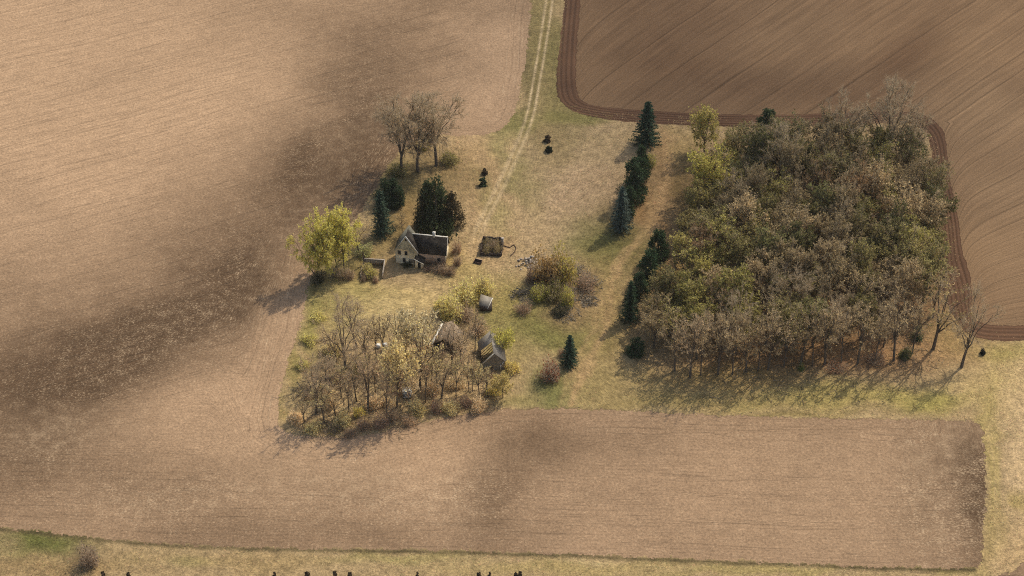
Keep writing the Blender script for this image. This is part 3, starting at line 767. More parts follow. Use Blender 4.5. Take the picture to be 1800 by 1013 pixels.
prng = random.Random(7)
NAMES = {'bare': 'bare_tree', 'open': 'bare_tree', 'bud': 'budding_tree', 'edge': 'budding_tree', 'leafy': 'leafing_tree', 'willow': 'willow_tree', 'slim': 'slender_tree', 'spruce': 'spruce_tree',
         'cedar': 'cedar_tree', 'round': 'evergreen_tree', 'bush': 'shrub', 'brush': 'shrub', 'small': 'small_cedar'}
CATS = {'bush': 'shrub', 'brush': 'shrub', 'small': 'shrub'}
def plant_xy(k, x, y, h, w, col, label, group=None, var=None, rz=None, lean=(0, 0)):
    """a plant of height h and width w (metres)"""
    if k == 'spruce': w *= 1.06
    if k == 'small': w *= 1.5
    T, Cn, H, Rr = K[k][prng.randrange(len(K[k])) if var is None else var % len(K[k])]
    o = empty(NAMES[k], x, y, 0, prng.uniform(0, 6.28) if rz is None else rz)
    o.scale = (w / 2 / Rr, w / 2 / Rr, h / H)
    if lean != (0, 0): o.rotation_euler = (lean[0], lean[1], 0)
    t = link(bpy.data.objects.new(T.name.split('.')[0], T), o)
    c = link(bpy.data.objects.new(Cn.name.split('.')[0], Cn), o)
    c.color = (*col, 1.0)
    tag(o, label, CATS.get(k, 'tree'), group)
    return o
def plant(k, u, v, hp, wp, col, label, group=None, **kw):
    """u, v of its foot and its height and width as measured on the photo"""
    x, y = gp(u, v); su, sh = scale_at(u, v)
    return plant_xy(k, x, y, hp / sh, wp / su, col, label, group, **kw)
def L(r, g, b, f=1.62):
    c = lin((r, g, b)) * f
    return tuple(float(q) for q in c * .88 + c.mean() * .12)

# ------------------------------------------------------------------ farmhouse
def flat(name, c, var=.12, sc_=1.5, rough=.9, streak=False):
    t = NT(name); p = t.obj()
    n = t.noise(p, sc_, 4.0, .65)
    n2 = t.noise(p, sc_ * .3, 3.0)
    k = t.math('MULTIPLY', t.rng(n, .3, .7, 1 - var, 1 + var), t.rng(n2, .3, .7, 1 - var, 1 + var * .7))
    t.b.inputs["Roughness"].default_value = rough
    return t.col(t.scale(t.mix(0.0, c, c), k))
M_PLASTER = flat("old_cream_plaster", (.74, .61, .38), .22, 1.1)
M_PINK = flat("pinkish_bare_plaster", (.54, .38, .26), .2, 1.0)
M_GREYSH = flat("grey_weathered_shingle", (.16, .15, .11), .3, 1.6)
M_GREYGREEN = flat("grey_green_shingle", (.40, .36, .24), .3, 1.2)
M_DARKSH = flat("dark_brown_shingle", (.042, .035, .028), .5, 1.6)
M_WHITE = flat("flaking_white_paint", (.66, .62, .52), .2, 2.0)
M_GLASS_SHADE = flat("dark_glass_and_shade", (.018, .018, .020), .1, 1.0, .25)
M_DARKW = flat("dark_old_wood", (.075, .055, .042), .3, 2.0)
M_GREYW = flat("grey_old_boards", (.24, .205, .15), .25, 1.5)
M_TIN = flat("dull_tin_sheet", (.25, .22, .175), .2, .9, .6)
M_TANW = flat("weathered_tan_wall", (.40, .32, .22), .3, 1.4)
M_SOD = flat("mossy_sod", (.17, .145, .07), .4, 2.4)
M_CONC = flat("pale_concrete", (.40, .34, .27), .2, 1.5)
M_RUST = flat("rusty_metal", (.07, .045, .035), .3, 2.0)
M_APPL = flat("white_enamel", (.80, .78, .70), .08, 2.0, .5)
M_ROT = flat("rotten_brown_boards", (.25, .19, .13), .35, 1.4)

hx, hy = gp(696, 462.5)
house = empty("farmhouse", hx, hy, 0, R(-9))
tag(house, "derelict cream farmhouse with steep grey gable, dark roofed right wing and white chimney", "house")
w = MB()
AW, AD, AE, AR = 5.9, 4.3, 4.6, 9.5
BX, BY0, BY1, BE, BRG = 13.2, .85, 5.6, 4.0, 7.75
def pent(mb, x0, x1, y0, y1, ze, zr, axis, mi=0):                # gabled block, ridge along axis
    if axis == 'y':
        xm = (x0 + x1) / 2
        P = [(x0, y0, 0), (x1, y0, 0), (x1, y0, ze), (xm, y0, zr), (x0, y0, ze), (x0, y1, 0), (x1, y1, 0), (x1, y1, ze), (xm, y1, zr), (x0, y1, ze)]
    else:
        ym = (y0 + y1) / 2
        P = [(x0, y1, 0), (x0, y0, 0), (x0, y0, ze), (x0, ym, zr), (x0, y1, ze), (x1, y1, 0), (x1, y0, 0), (x1, y0, ze), (x1, ym, zr), (x1, y1, ze)]
    b = mb.n
    mb.V.append(np.array(P, float)); mb.n += 10
    mb.F.append((np.array([[0, 1, 6, 5], [1, 2, 7, 6], [2, 3, 8, 7], [3, 4, 9, 8], [4, 0, 5, 9]]) + b, mi))
    mb.F.append((np.array([[0, 4, 3, 2, 1]])[:, ::-1] + b, mi)); mb.F.append((np.array([[5, 6, 7, 8, 9]])[:, ::-1] + b, mi))
pent(w, 0, AW, 0, AD, AE, AR, 'y', 0)
pent(w, AW - .6, BX, BY0, BY1, BE, BRG, 'x', 1)
w.box((BX + .015, (BY0 + BY1) / 2, BE / 2), (.05, BY1 - BY0 - .02, BE - .05), 0, 0)
w.box((AW / 2, -.03, .25), (AW + .05, .1, .5), 0, 0)
w.build("wall", [M_PLASTER, M_PINK], house)
rf = MB()
e = .2; sl_ = (AR - AE) / (AW / 2)
up = .10
rf.slab([(-e, -.3, AE - e * sl_ + up), (AW / 2, -.3, AR + up), (AW / 2, AD + .3, AR + up), (-e, AD + .3, AE - e * sl_ + up)], -.10)
rf.slab([(AW / 2, 2.6, AR + up), (AW + e, 2.6, AE - e * sl_ + up), (AW + e, AD + .3, AE - e * sl_ + up), (AW / 2, AD + .3, AR + up)], -.10)
rd = MB(); rd.slab([(AW / 2, -.3, AR + up), (AW + e, -.3, AE - e * sl_ + up), (AW + e, 2.59, AE - e * sl_ + up), (AW / 2, 2.59, AR + up)], -.10)  # front half of this slope coloured darker than its rear half
tag(rd.build("roof", M_DARKSH, house), label="darker front half of the right roof slope")
gc = MB(); zz = AE + .3
gc.add([(x, -.025, z) for x, z in ((.2, zz), (1.4, zz + .15), (2.3, zz - .2), (3.4, zz + .1), (3.9, zz - .9), (4.9, zz - 1.1), (AW - .2, zz), (AW / 2, AR - .1))], [[0, 1, 2, 3, 4, 5, 6, 7]])
tag(gc.build("gable_cladding", M_GREYGREEN, house), label="grey green shingles on the upper gable")
roof = rf.build("roof", M_GREYSH, house)
ym = (BY0 + BY1) / 2; slb = (BRG - BE) / (ym - BY0)
rb = MB()
xs = AW / 2 + (AR - BRG) / sl_ - .2
# the front slope meets the grey gable along a valley
rb.slab([(AW + .25, BY0 - .3, BE - .3 * slb + up), (BX + .35, BY0 - .3, BE - .3 * slb + up), (BX + .35, ym, BRG + up), (xs, ym, BRG + up)], -.10)
rb.slab([(xs, ym, BRG + up), (BX + .35, ym, BRG + up), (BX + .35, BY1 + .3, BE - .3 * slb + up), (AW + .25, BY1 + .3, BE - .3 * slb + up)], -.10)
tag(rb.build("roof", M_DARKSH, house), label="dark brown roof over the right wing")
ch = MB(); cx = 9.9
ch.box((cx, ym, BRG + .45), (.62, .62, 1.5)); ch.box((cx, ym, BRG + 1.27), (.78, .78, .16)); ch.box((cx, ym, BRG + 1.40), (.34, .34, .10))
ch.build("chimney", M_WHITE, roof)
tr_ = MB()
tr_.beam((xs, ym, BRG + .17), (BX + .36, ym, BRG + .20), .34, .14)
tr_.beam((AW / 2, -.36, AR + .10), (AW + e, -.36, AE - e * sl_ + .10), .12, .34)
tr_.beam((AW / 2 - .02, -.36, AR + .08), (-e, -.36, AE - e * sl_ + .10), .07, .12)
tr_.beam((BX + .40, BY0 - .3, BE - .3 * slb + .06), (BX + .40, ym, BRG + .06), .07, .2)
tr_.build("trim_board", M_WHITE, house)
def window(x, y, z, ww, hh, boarded=False):
    f = MB()
    for sx in (-1, 1): f.box((x + sx * (ww / 2 + .04), y, z), (.08, .08, hh + .16))
    for sz in (-1, 1): f.box((x, y, z + sz * (hh / 2 + .04)), (ww, .08, .08))
    wnd = f.build("window", M_WHITE if boarded else M_GREYW, house)
    MB().box((x, y + .02, z), (ww, .05, hh)).build("pane", M_GREYW if boarded else M_GLASS_SHADE, wnd)
window(1.1, -.02, 3.75, .62, 1.25); window(2.85, -.02, 3.7, .62, 1.25); window(2.3, -.02, 1.25, .62, 1.3); window(4.1, -.02, 1.2, 1.1, 1.2, True)
window(2.95, -.02, 8.2, .45, .6)
window(11.5, BY0 - .02, 1.9, .75, 1.1)
dr = MB(); dr.box((5.12, -.02, 1.0), (.62, .06, 1.95)); d = dr.build("door", M_DARKW, house)
MB().box((4.92, -.07, 1.0), (.05, .06, .12)).build("handle", M_RUST, d)
# porch in the inner corner
px0, px1, py0, py1, ph = 5.5, 7.6, -1.5, .84, 2.5
po = MB()
po.box(((px0 + .08), (py0 + py1) / 2, ph / 2 + .3), (.14, py1 - py0, ph + .6)); po.box((px1 - .07, (py0 + py1) / 2, ph / 2 - .3), (.14, py1 - py0, ph - .6))
po.box((px0 + .45, py0 + .07, ph / 2 + .1), (.6, .13, ph + .15)); po.box((px1 - .35, py0 + .07, ph / 2 - .25), (.44, .13, ph - .52)); po.box(((px0 + px1) / 2 + .1, py0 + .55, 1.0), (1.3, .05, 2.0), mi=1)
porch = po.build("porch", [M_PLASTER, M_GLASS_SHADE], house)
pr = MB(); pr.slab([(px0 - .15, py0 - .25, ph + .85), (px1 + .3, py0 - .25, ph - .55), (px1 + .3, py1 - .03, ph - .5), (px0 - .15, py1 - .03, ph + .9)], -.08)
pr.build("porch_roof", M_DARKSH, porch)
pe = MB(); pe.beam((px0 - .2, py0 - .3, ph + .9), (px1 + .35, py0 - .3, ph - .55), .08, .2); pe.build("porch_edge", M_WHITE, porch)

# ------------------------------------------------------------------ ruins and other small buildings
def at(u, v, rz=0.0, name="thing"): x, y = gp(u, v); return empty(name, x, y, 0, rz)
s = at(634, 489, R(-4), "roofless_shed")
tag(s, "roofless shed of crumbling walls filled with bushes, left of the farmhouse", "shed")
W, Dp = 5.8, 5.6
def ragged(mb, a, b, h, th, seed, mi=0, n=9, var=.35):
    r = random.Random(seed); a = Vector(a); b = Vector(b)
    for i in range(n):
        p = a + (b - a) * ((i + .5) / n); L_ = (b - a).length / n - .02
        hh = h * (1 - var * r.random() ** 2)
        ang = math.atan2(b.y - a.y, b.x - a.x)
        mb.box((p.x, p.y, hh / 2), (L_, th * r.uniform(.85, 1.1), hh), ang, mi)
m = MB(); ragged(m, (0, Dp, 0), (W, Dp, 0), 2.0, .16, 1, var=.12); m.build("back_wall", M_TANW, s)
m = MB(); ragged(m, (W, 0, 0), (W, Dp, 0), 1.9, .16, 2, var=.25); m.build("side_wall", M_TANW, s)
m = MB(); ragged(m, (0, 0, 0), (0, Dp, 0), 1.3, .16, 3, var=.7); m.build("side_wall", M_TANW, s)
m = MB(); ragged(m, (0, 0, 0), (W * .75, 0, 0), .9, .16, 4, var=.8); m.build("front_wall", M_TANW, s)
m = MB(); m.beam((-.2, Dp, 2.08), (W + .1, Dp, 1.98), .34, .12); m.build("wall_plate", M_CONC, s)
m = MB(); m.beam((W, Dp - .2, 1.98), (W + .05, .2, 1.72), .30, .12); m.build("wall_plate", M_CONC, s)
s = at(658, 463, R(-6), "broken_wall"); tag(s, "low broken plank wall with one white post behind the roofless shed", "wall")
m = MB(); ragged(m, (0, 0, 0), (2.3, 0, 0), 1.2, .14, 7, var=.2, n=6); m.build("plank", M_DARKW, s)
MB().box((2.7, -.1, .8), (.25, .2, 1.6)).build("post", M_WHITE, s)

s = at(845, 449, R(-5), "roofless_ruin"); tag(s, "roofless ruin with low dark walls and a pale post, overgrown with mossy brush", "ruin")
W, Dp = 5.5, 5.8
m = MB(); ragged(m, (0, Dp, 0), (W, Dp, 0), 1.9, .3, 31, var=.35, n=10); m.build("back_wall", M_DARKW, s)
m = MB(); ragged(m, (0, .15, 0), (0, Dp - .15, 0), 1.8, .3, 32, var=.4, n=10); m.build("side_wall", M_DARKW, s)
m = MB(); ragged(m, (W, .15, 0), (W, Dp - .15, 0), 1.5, .3, 33, var=.6, n=10); m.build("side_wall", M_DARKW, s)
m = MB(); ragged(m, (0, 0, 0), (W, 0, 0), 1.1, .3, 34, var=.6, n=10); m.build("front_wall", M_DARKW, s)
m = MB(); m.box((W - .1, Dp - 1.1, 1.2), (.62, .62, 2.4)); m.box((W - .1, Dp - 1.1, 2.44), (.75, .75, .1)); m.build("post", M_CONC, s)
m = MB(); m.beam((.2, Dp - .2, 1.75), (W - .8, Dp - 1.2, 1.2), .2, .14); m.beam((.3, 1.2, 1.5), (2.6, Dp - .3, 1.5), .16, .12); m.build("fallen_beam", M_DARKW, s)
m = MB(); pts = []
for u, v in [(884, 432), (889, 434), (896, 436), (903, 431), (907, 436), (905, 443), (900, 448), (897, 451)]: x, y = gp(u, v); pts.append((x, y, .12))
pts = np.array(pts); m.tube(pts, np.full(len(pts), .13), 6); o = m.build("rusty_pipe", M_RUST); tag(o, "bent dark rusty pipe lying in the grass beside the overgrown ruin", "pipe")
s = at(840, 462, R(-20), "open_crate"); tag(s, "dark open wooden crate lying below the overgrown ruin", "crate")
m = MB(); m.box((0, 0, .08), (1.9, 1.1, .1)); m.build("bottom", M_RUST, s)
m = MB(); m.box((0, .55, .35), (2.0, .1, .7)); m.box((0, -.55, .25), (2.0, .1, .5)); m.box((.95, 0, .3), (.1, 1.0, .6)); m.box((-.95, 0, .3), (.1, 1.0, .6)); m.build("side", M_RUST, s)
m = MB(); m.beam((-1.0, .62, .76), (1.1, .62, .70), .2, .08); m.build("rim", M_PINK, s)

s = at(843, 548, R(0), "tin_roofed_shed"); tag(s, "small tin roofed shed half sunk in yellow green bushes", "shed")
m = MB(); m.box((1.7, 1.7, .7), (3.0, 3.2, 1.4)); m.build("wall", M_DARKW, s)
m = MB(); m.slab([(-.3, .9, 1.35), (2.0, -.2, 1.2), (3.3, 3.2, 1.9), (.3, 4.4, 2.2)], -.06); m.build("roof", M_TIN, s)
m = MB(); m.beam((2.1, -.25, 1.25), (3.4, 3.2, 1.95), .18, .14); m.build("edge_board", M_WHITE, s)

s = at(760, 622, R(-14), "collapsed_barn"); tag(s, "collapsed barn with a dark open end and one pale leaning side board", "barn")
m = MB(); ragged(m, (0, 0, 0), (0, 8.0, 0), 2.6, .18, 11, var=.5, n=14); m.build("side_wall", M_ROT, s)
m = MB(); m.slab([(-.2, 1.0, 2.4), (2.1, 1.2, 3.9), (2.5, 9.4, 3.6), (.2, 9.0, 2.3)], .1); m.build("roof", M_ROT, s)
m = MB(); m.slab([(2.2, 2.6, 3.8), (5.4, 2.2, .5), (5.9, 9.2, .7), (2.6, 9.3, 3.6)], .1); tag(m.build("roof", M_ROT, s), label="fallen roof slope lying on the ground")
m = MB(); ragged(m, (.2, .1, 0), (3.0, .1, 0), 1.1, .16, 13, var=.8, n=7); m.build("end_wall", M_ROT, s)
m = MB(); m.slab([(.15, 1.3, .05), (3.0, 1.3, .05), (2.6, 1.3, 2.9), (.2, 1.3, 2.5)], .06); m.build("opening_shade_sheet", M_GLASS_SHADE, s)  # dark sheet across the open end, stands for the shade inside
m = MB(); m.beam((-.35, .9, 2.5), (.1, 9.2, 2.45), .5, .12); m.build("edge_board", M_WHITE, s)
rr = random.Random(5)
m = MB()
for q in range(9): m.beam((2.4 + rr.uniform(0, 3), 2.4 + rr.uniform(0, 6), .4 + rr.uniform(0, 2.)), (2.4 + rr.uniform(0, 3.2), 2.6 + rr.uniform(0, 6), .3 + rr.uniform(0, 2.2)), .14, .1)
m.build("fallen_rafter", M_GREYW, s)

s = at(848, 652, R(6), "ruined_barn"); tag(s, "ruined grey gabled barn with white rake board and half missing roof", "barn")
W, Dp, ze, zr = 5.6, 8.4, 2.5, 5.6
m = MB(); P = [(0, 0, 0), (W, 0, 0), (W, 0, ze), (W * .5, 0, zr), (0, 0, ze)]
m.add(P, [[0, 1, 2, 3, 4]]); m.add([(x, y + .18, z) for x, y, z in P], [[4, 3, 2, 1, 0]]); m.build("gable_wall", M_GREYW, s)
m = MB(); ragged(m, (0, .2, 0), (0, Dp, 0), ze, .16, 21, var=.3, n=12); m.build("side_wall", M_DARKW, s)
m = MB(); ragged(m, (W, .2, 0), (W, Dp, 0), ze, .16, 22, var=.3, n=12); m.build("side_wall", M_DARKW, s)
m = MB(); m.slab([(W * .5, -.2, zr + .1), (W + .4, -.2, ze - .1), (W + .4, Dp, ze - .2), (W * .5, Dp, zr)], -.08); m.build("roof", M_TIN, s)
m = MB(); m.slab([(-.4, Dp * .55, ze - .3), (W * .5 - .02, Dp * .5, zr), (W * .5 - .02, Dp, zr), (-.4, Dp, ze - .3)], -.08); tag(m.build("roof", M_TIN, s), label="remaining back part of the left roof slope")
m = MB()
for y in (.9, 1.8, 2.7, 3.6): m.beam((-.3, y, ze - .3), (W * .5, y, zr + .02), .1, .12)
m.build("rafter", M_DARKW, s)
m = MB(); m.beam((W * .5, -.28, zr + .08), (-.45, -.28, ze - .45), .10, .26); m.build("rake_board", M_WHITE, s)
m = MB(); m.box((W * .82, -.14, .9), (.22, .12, 1.8)); m.box((W * .90, -.14, 2.0), (.2, .12, 1.4), M=Matrix.Rotation(.3, 4, 'Y')); m.build("loose_board", M_WHITE, s)
m = MB(); m.box((W * .3, -.03, .55), (1.9, .06, 1.1)); m.build("doorway_shade", M_GLASS_SHADE, s)  # flat dark panel on the gable painted as the shaded entrance

def freezer(u, v, w_, h_, rz, lab, grp):
    s = at(u, v, rz, "discarded_appliance"); tag(s, lab, "appliance", grp)
    MB().box((0, 0, h_ / 2), (w_, .9, h_)).build("cabinet", M_APPL, s)
    d = MB().box((0, -.48, h_ * .55), (w_ * .94, .05, h_ * .8)).build("door", M_APPL, s)
    MB().box((w_ * .36, -.53, h_ * .62), (.06, .05, .4)).build("handle", M_RUST, d)
    MB().box((0, 0, h_ + .03), (w_ * 1.02, .94, .06)).build("lid", M_APPL, s)
freezer(677, 615, 1.2, 1.9, R(8), "tall white rusting fridge dumped among bare trees", "white appliances dumped in the thicket")
freezer(665, 611, 1.1, .9, R(-14), "low white chest freezer dumped left of the tall fridge", "white appliances dumped in the thicket")

def pallet(z, dx, rz, lab):
    x, y = gp(716, 697); s = empty("wooden_pallet", x + dx, y, z, rz); tag(s, lab, "pallet", "pallets stacked in the thicket")
    m = MB()
    for k in range(5): m.box((0, -.8 + k * .4, .40), (2.0, .26, .08))
    m.build("deck", M_WHITE, s)
    m = MB()
    for k in (-.85, 0, .85): m.box((k, 0, .17), (.2, 1.8, .34))
    m.build("bearer", M_DARKW, s)
for k, lab in enumerate(("bottom pale pallet of the stack in the thicket", "second pallet up of the stack in the thicket", "third pallet up of the stack in the thicket", "fourth pallet, just under the top one of the stack", "topmost pale pallet of the stack in the thicket")):
    pallet(k * .46, prng.uniform(-.15, .15), prng.uniform(-.1, .1), lab)

# rubble and brush heaps: nobody could count them
def heap(name, label, spots, mat, n, size, seed, stick=False):
    rng = np.random.default_rng(seed); m = MB()
    for (u, v, ru, hz) in spots:
        x, y = gp(u, v); su, _ = scale_at(u, v); rad = ru / su
        for i in range(n):
            a = rng.uniform(0, 6.28); rr_ = rad * rng.uniform(0, 1) ** .7
            c = np.array([x + math.cos(a) * rr_, y + math.sin(a) * rr_, hz * (1 - rr_ / rad) * rng.uniform(.1, 1) + .1])
            if stick:
                d = rng.normal(size=3); d[2] *= .35; d /= np.linalg.norm(d); Ln = rng.uniform(.6, 2.2) * size
                m.tube(np.stack([c - d * Ln / 2, c + rng.normal(0, .06, 3), c + d * Ln / 2]), np.array([.05, .045, .02]) * rng.uniform(.7, 1.8), 3)
            else:
                s_ = size * rng.uniform(.4, 1.2, 3) * np.array([1, 1, .6])
                m.box(c, s_, M=Matrix.Rotation(rng.uniform(0, 6.28), 4, 'Z') @ Matrix.Rotation(rng.normal(0, .4), 4, 'X'))
    return tag(m.build(name, mat), kind='stuff', label=label)
heap("rubble", "pale broken concrete and boards tipped beside the brush", [(926, 464, 20, 1.2), (935, 458, 12, 1.4)], M_CONC, 45, .5, 3)
heap("brushwood", "heap of dead cut branches around the middle bushes", [(1035, 500, 28, 1.3), (1015, 482, 26, 1.4), (995, 552, 26, .8), (915, 520, 20, .9), (950, 500, 28, 1.2), (1035, 530, 18, .8), (1010, 520, 22, 1.)], M_PALEBARK, 130, 1.0, 4, True)
heap("fallen_twigs", "fallen twigs and dead branches under the thicket trees", [(600, 735, 60, .5), (560, 750, 40, .4), (660, 690, 70, .5), (780, 700, 70, .5), (700, 745, 40, .6), (610, 660, 60, .5), (800, 620, 40, 1.6), (850, 695, 40, .5), (540, 690, 30, .4), (1450, 640, 120, .4), (1300, 655, 90, .4), (1600, 620, 60, .5)], M_TWIG, 150, 1.2, 5, True)

# ------------------------------------------------------------------ trees and shrubs of the farmstead
gB = L(136, 112, 80); gO = L(112, 104, 50); gY = L(164, 152, 62); gT = L(150, 128, 84); gG = L(96, 104, 44); gR = L(120, 78, 44)
EV = (.050, .078, .036); BLU = (.055, .084, .054); DK = (.042, .070, .030); CED = (.036, .040, .016)
G1 = "bare trees at the north corner of the yard"
plant('bare', 707, 304, 118, 94, L(120, 98, 66), "bare brown tree with a forked trunk, leftmost of the three behind the yard", G1, var=0)
plant('bare', 735, 302, 120, 92, L(126, 110, 62), "tallest bare tree between two others behind the yard", G1, var=1)
plant('bare', 767, 292, 106, 98, L(120, 100, 66), "wide bare tree nearest the track, rightmost of the three behind the yard", G1, var=2)
plant('bush', 746, 262, 24, 30, gY, "pale green shrub behind the bare trees by the field edge")
plant('bush', 790, 285, 24, 50, gO, "low olive bramble right of the three bare trees")
plant('bush', 700, 305, 20, 50, gO, "low green scrub at the foot of the forked bare tree")
plant('round', 683, 352, 38, 48, (.050, .074, .034), "rounded dark evergreen behind the blue spruce", var=0)
plant('round', 696, 362, 36, 34, (.048, .070, .034), "smaller rounded evergreen at the right of the pair", var=1)
plant('spruce', 672, 411, 74, 38, BLU, "conical blue spruce standing left of the farmhouse", var=0)
plant('round', 767, 405, 82, 70, (.052, .066, .028), "large dark evergreen towering behind the farmhouse roof", var=0)
plant('cedar', 795, 400, 62, 44, (.10, .075, .038), "reddish brown cedar beside the big dark evergreen", var=1)
plant('round', 750, 398, 62, 40, (.085, .075, .038), "brownish cedar on the left of the big dark evergreen", var=2)
plant('slim', 708, 411, 26, 14, gT, "thin dead sapling behind the farmhouse gable", var=1)
plant('slim', 706, 392, 22, 22, L(150, 130, 80), "pale little sapling between blue spruce and big evergreen", var=0)
plant('open', 632, 448, 58, 56, L(120, 100, 60), "small dark trunked bare tree between willows and blue spruce", var=0)
GW = "yellow green willows at the field edge"
plant('willow', 558, 493, 78, 52, L(178, 168, 78, 1.6), "lowest pale willow leaning over the stubble field", GW, var=0)
plant('willow', 582, 488, 104, 58, L(182, 174, 80, 1.6), "tall yellow green willow in the middle of the clump", GW, var=1)
plant('willow', 605, 478, 98, 52, L(184, 176, 80, 1.6), "willow nearest the roofless shed, bright yellow green", GW, var=2)
plant('willow', 592, 468, 88, 50, L(180, 172, 76, 1.6), "willow at the back of the yellow green clump", GW, var=0, rz=2.0)
plant('bush', 560, 494, 22, 36, (.05, .055, .02), "dark green scrub under the willow by the field")
plant('brush', 600, 488, 28, 50, gO, "dark tangled scrub at the foot of the willows")
plant('brush', 615, 490, 26, 30, gB, "bare tangle of stems between willows and roofless shed")
s = at(639, 466, 0, "broken_trunk"); tag(s, "dead broken tree trunk standing behind the roofless shed", "tree trunk")
m = MB(); m.tube([(0, 0, -.1), (.1, 0, 2.0), (.05, .1, 4.2)], [.28, .24, .16], 7); m.build("trunk", M_BARK, s)
plant('bush', 641, 448, 22, 44, L(150, 150, 90), "pale green scrub beside the dead broken trunk")
plant('bush', 652, 485, 24, 34, L(160, 150, 70), "yellow green bush growing inside the roofless shed")
plant('bush', 645, 478, 20, 26, L(150, 136, 76), "olive bush against the back wall of the roofless shed")
plant('brush', 640, 492, 14, 24, gB, "dark bramble at the front corner of the roofless shed")
plant('brush', 660, 496, 14, 20, gR, "brown bramble in front of the roofless shed")
GH = "brambles round the farmhouse"
plant('brush', 803, 444, 26, 30, gR, "russet bramble against the right end of the farmhouse", GH)
plant('brush', 804, 466, 26, 26, L(84, 56, 40), "dark bramble at the right front corner of the farmhouse", GH)
plant('brush', 772, 477, 15, 46, L(90, 70, 50), "dark bare bramble along the front of the right wing", GH)
plant('brush', 752, 475, 9, 26, L(84, 60, 46), "low bramble beside the farmhouse porch", GH)
plant('brush', 790, 482, 22, 36, L(96, 74, 50), "straggling bramble in front of the farmhouse corner", GH)
plant('bush', 716, 466, 8, 30, (.05, .06, .02), "low green weeds under the gable windows")
GQ = "mossy brush filling the ruin beside the track"
plant('bush', 856, 444, 17, 28, L(122, 108, 64), "mossy brush in the near left part of the overgrown ruin", GQ)
plant('bush', 874, 444, 18, 26, L(130, 114, 70), "mossy brush in the near right part of the overgrown ruin", GQ)
plant('bush', 858, 433, 18, 26, L(116, 102, 60), "mossy brush in the far left part of the overgrown ruin", GQ)
plant('bush', 873, 434, 17, 24, L(126, 106, 66), "mossy brush in the far right part of the overgrown ruin", GQ)
plant('brush', 865, 439, 17, 36, L(116, 100, 66), "brown brush across the middle of the overgrown ruin", GQ)
GS = "yellow green bushes in the yard"
yb = L(166, 156, 88, 2.1)
plant('bush', 792, 560, 52, 62, yb, "broad pale bush left of the tin roofed shed", GS)
plant('bush', 820, 530, 46, 70, L(168, 158, 90, 2.1), "broadest yellow green bush in front of the farmhouse wing", GS)
plant('bush', 850, 514, 38, 44, L(168, 158, 90, 2.1), "yellow green bush just above the tin roofed shed", GS)
plant('bush', 776, 545, 34, 40, L(168, 158, 90, 2.1), "yellow green bush over the pale dry grass", GS)
plant('brush', 815, 560, 34, 64, gB, "tangled brown scrub under the yellow green bushes")
plant('slim', 848, 522, 34, 10, gB, "dead dark stem beside the tin roofed shed")
GM = "bushes in the middle of the yard"
plant('bush', 960, 492, 72, 74, L(140, 112, 58, 1.8), "tall tawny bush in the middle of the yard", GM)
plant('bush', 992, 490, 72, 60, L(146, 132, 54, 1.8), "tall yellow green bush right of the tawny bush", GM)
plant('bush', 946, 525, 34, 46, L(136, 132, 48, 1.8), "low bright green bush below the tawny bush", GM)
plant('bush', 998, 536, 44, 40, L(142, 134, 48, 1.8), "low yellow green bush right below the middle clump", GM)
plant('bush', 975, 522, 34, 60, L(98, 92, 40), "dark olive scrub at the heart of the middle bushes", GM)
plant('brush', 935, 492, 34, 40, L(110, 84, 64), "bare brown scrub beside the rubble", GM)
plant('bush', 985, 552, 18, 40, (.04, .05, .02), "low dark scrub at the foot of the middle bushes", GM)
plant('brush', 1030, 505, 24, 60, L(140, 110, 84), "pale brown dead brambles right of the middle bushes", GM)
plant('brush', 920, 548, 24, 44, L(136, 106, 80), "pale brown dead brambles left of the middle bushes", GM)
plant('spruce', 1001, 642, 52, 32, (.046, .078, .046), "small lone spruce beside the russet bush", var=1)
plant('brush', 968, 666, 50, 58, L(120, 70, 44), "rounded russet bush beside the small lone spruce")
plant('brush', 990, 625, 22, 26, L(120, 84, 54), "red brown bramble behind the small lone spruce")
GP = "small cedars dotted on the dry grass"
plant('small', 963, 248, 9, 10, (.085, .055, .03), "brownish small cedar on the dry grass right of the track", GP, var=0)
plant('small', 965, 266, 10, 9, (.04, .045, .022), "dark small cedar just below the brownish one right of the track", GP, var=1)
plant('small', 851, 306, 9, 9, (.085, .06, .032), "brownish small cedar on the grass left of the track", GP, var=1)
plant('small', 848, 325, 12, 11, (.04, .06, .026), "green small cedar just below the brownish one left of the track", GP, var=0)
plant('small', 1726, 622, 9, 8, (.03, .03, .018), "black round shrub alone right of the last bare tree", var=1)

GC = "conifers lined up along the brown path"
plant('spruce', 1136, 252, 72, 46, (.048, .080, .048), "tallest spruce at the far end of the conifer row", GC, var=2)
plant('bush', 1140, 290, 26, 36, L(128, 124, 44), "yellow green shrub between two dark conifers of the row")
plant('cedar', 1127, 312, 56, 34, DK, "dark conifer just below the tallest spruce", GC, var=1)
plant('cedar', 1112, 352, 70, 52, EV, "broad dark conifer behind the blue spruce of the row", GC, var=0)
plant('cedar', 1124, 332, 56, 36, DK, "narrow dark conifer in the middle of the row", GC, var=2)
plant('cedar', 1104, 378, 50, 36, EV, "dark conifer hard behind the blue spruce", GC, var=1)
plant('spruce', 1092, 404, 74, 40, (.088, .115, .088), "silvery blue spruce at the near end of the row", GC, var=1)
GD = "dark evergreens on the west side of the wood"
plant('cedar', 1156, 456, 50, 46, DK, "dark round evergreen topmost in the group by the wood", GD, var=0)
plant('cedar', 1142, 492, 52, 48, (.040, .072, .032), "broad dark evergreen in the middle of the group by the wood", GD, var=2)
plant('cedar', 1124, 524, 46, 38, DK, "dark evergreen third from the top of the group by the wood", GD, var=1)
plant('spruce', 1107, 562, 66, 34, (.042, .072, .036), "pointed dark spruce lowest in the group by the wood", GD, var=0)
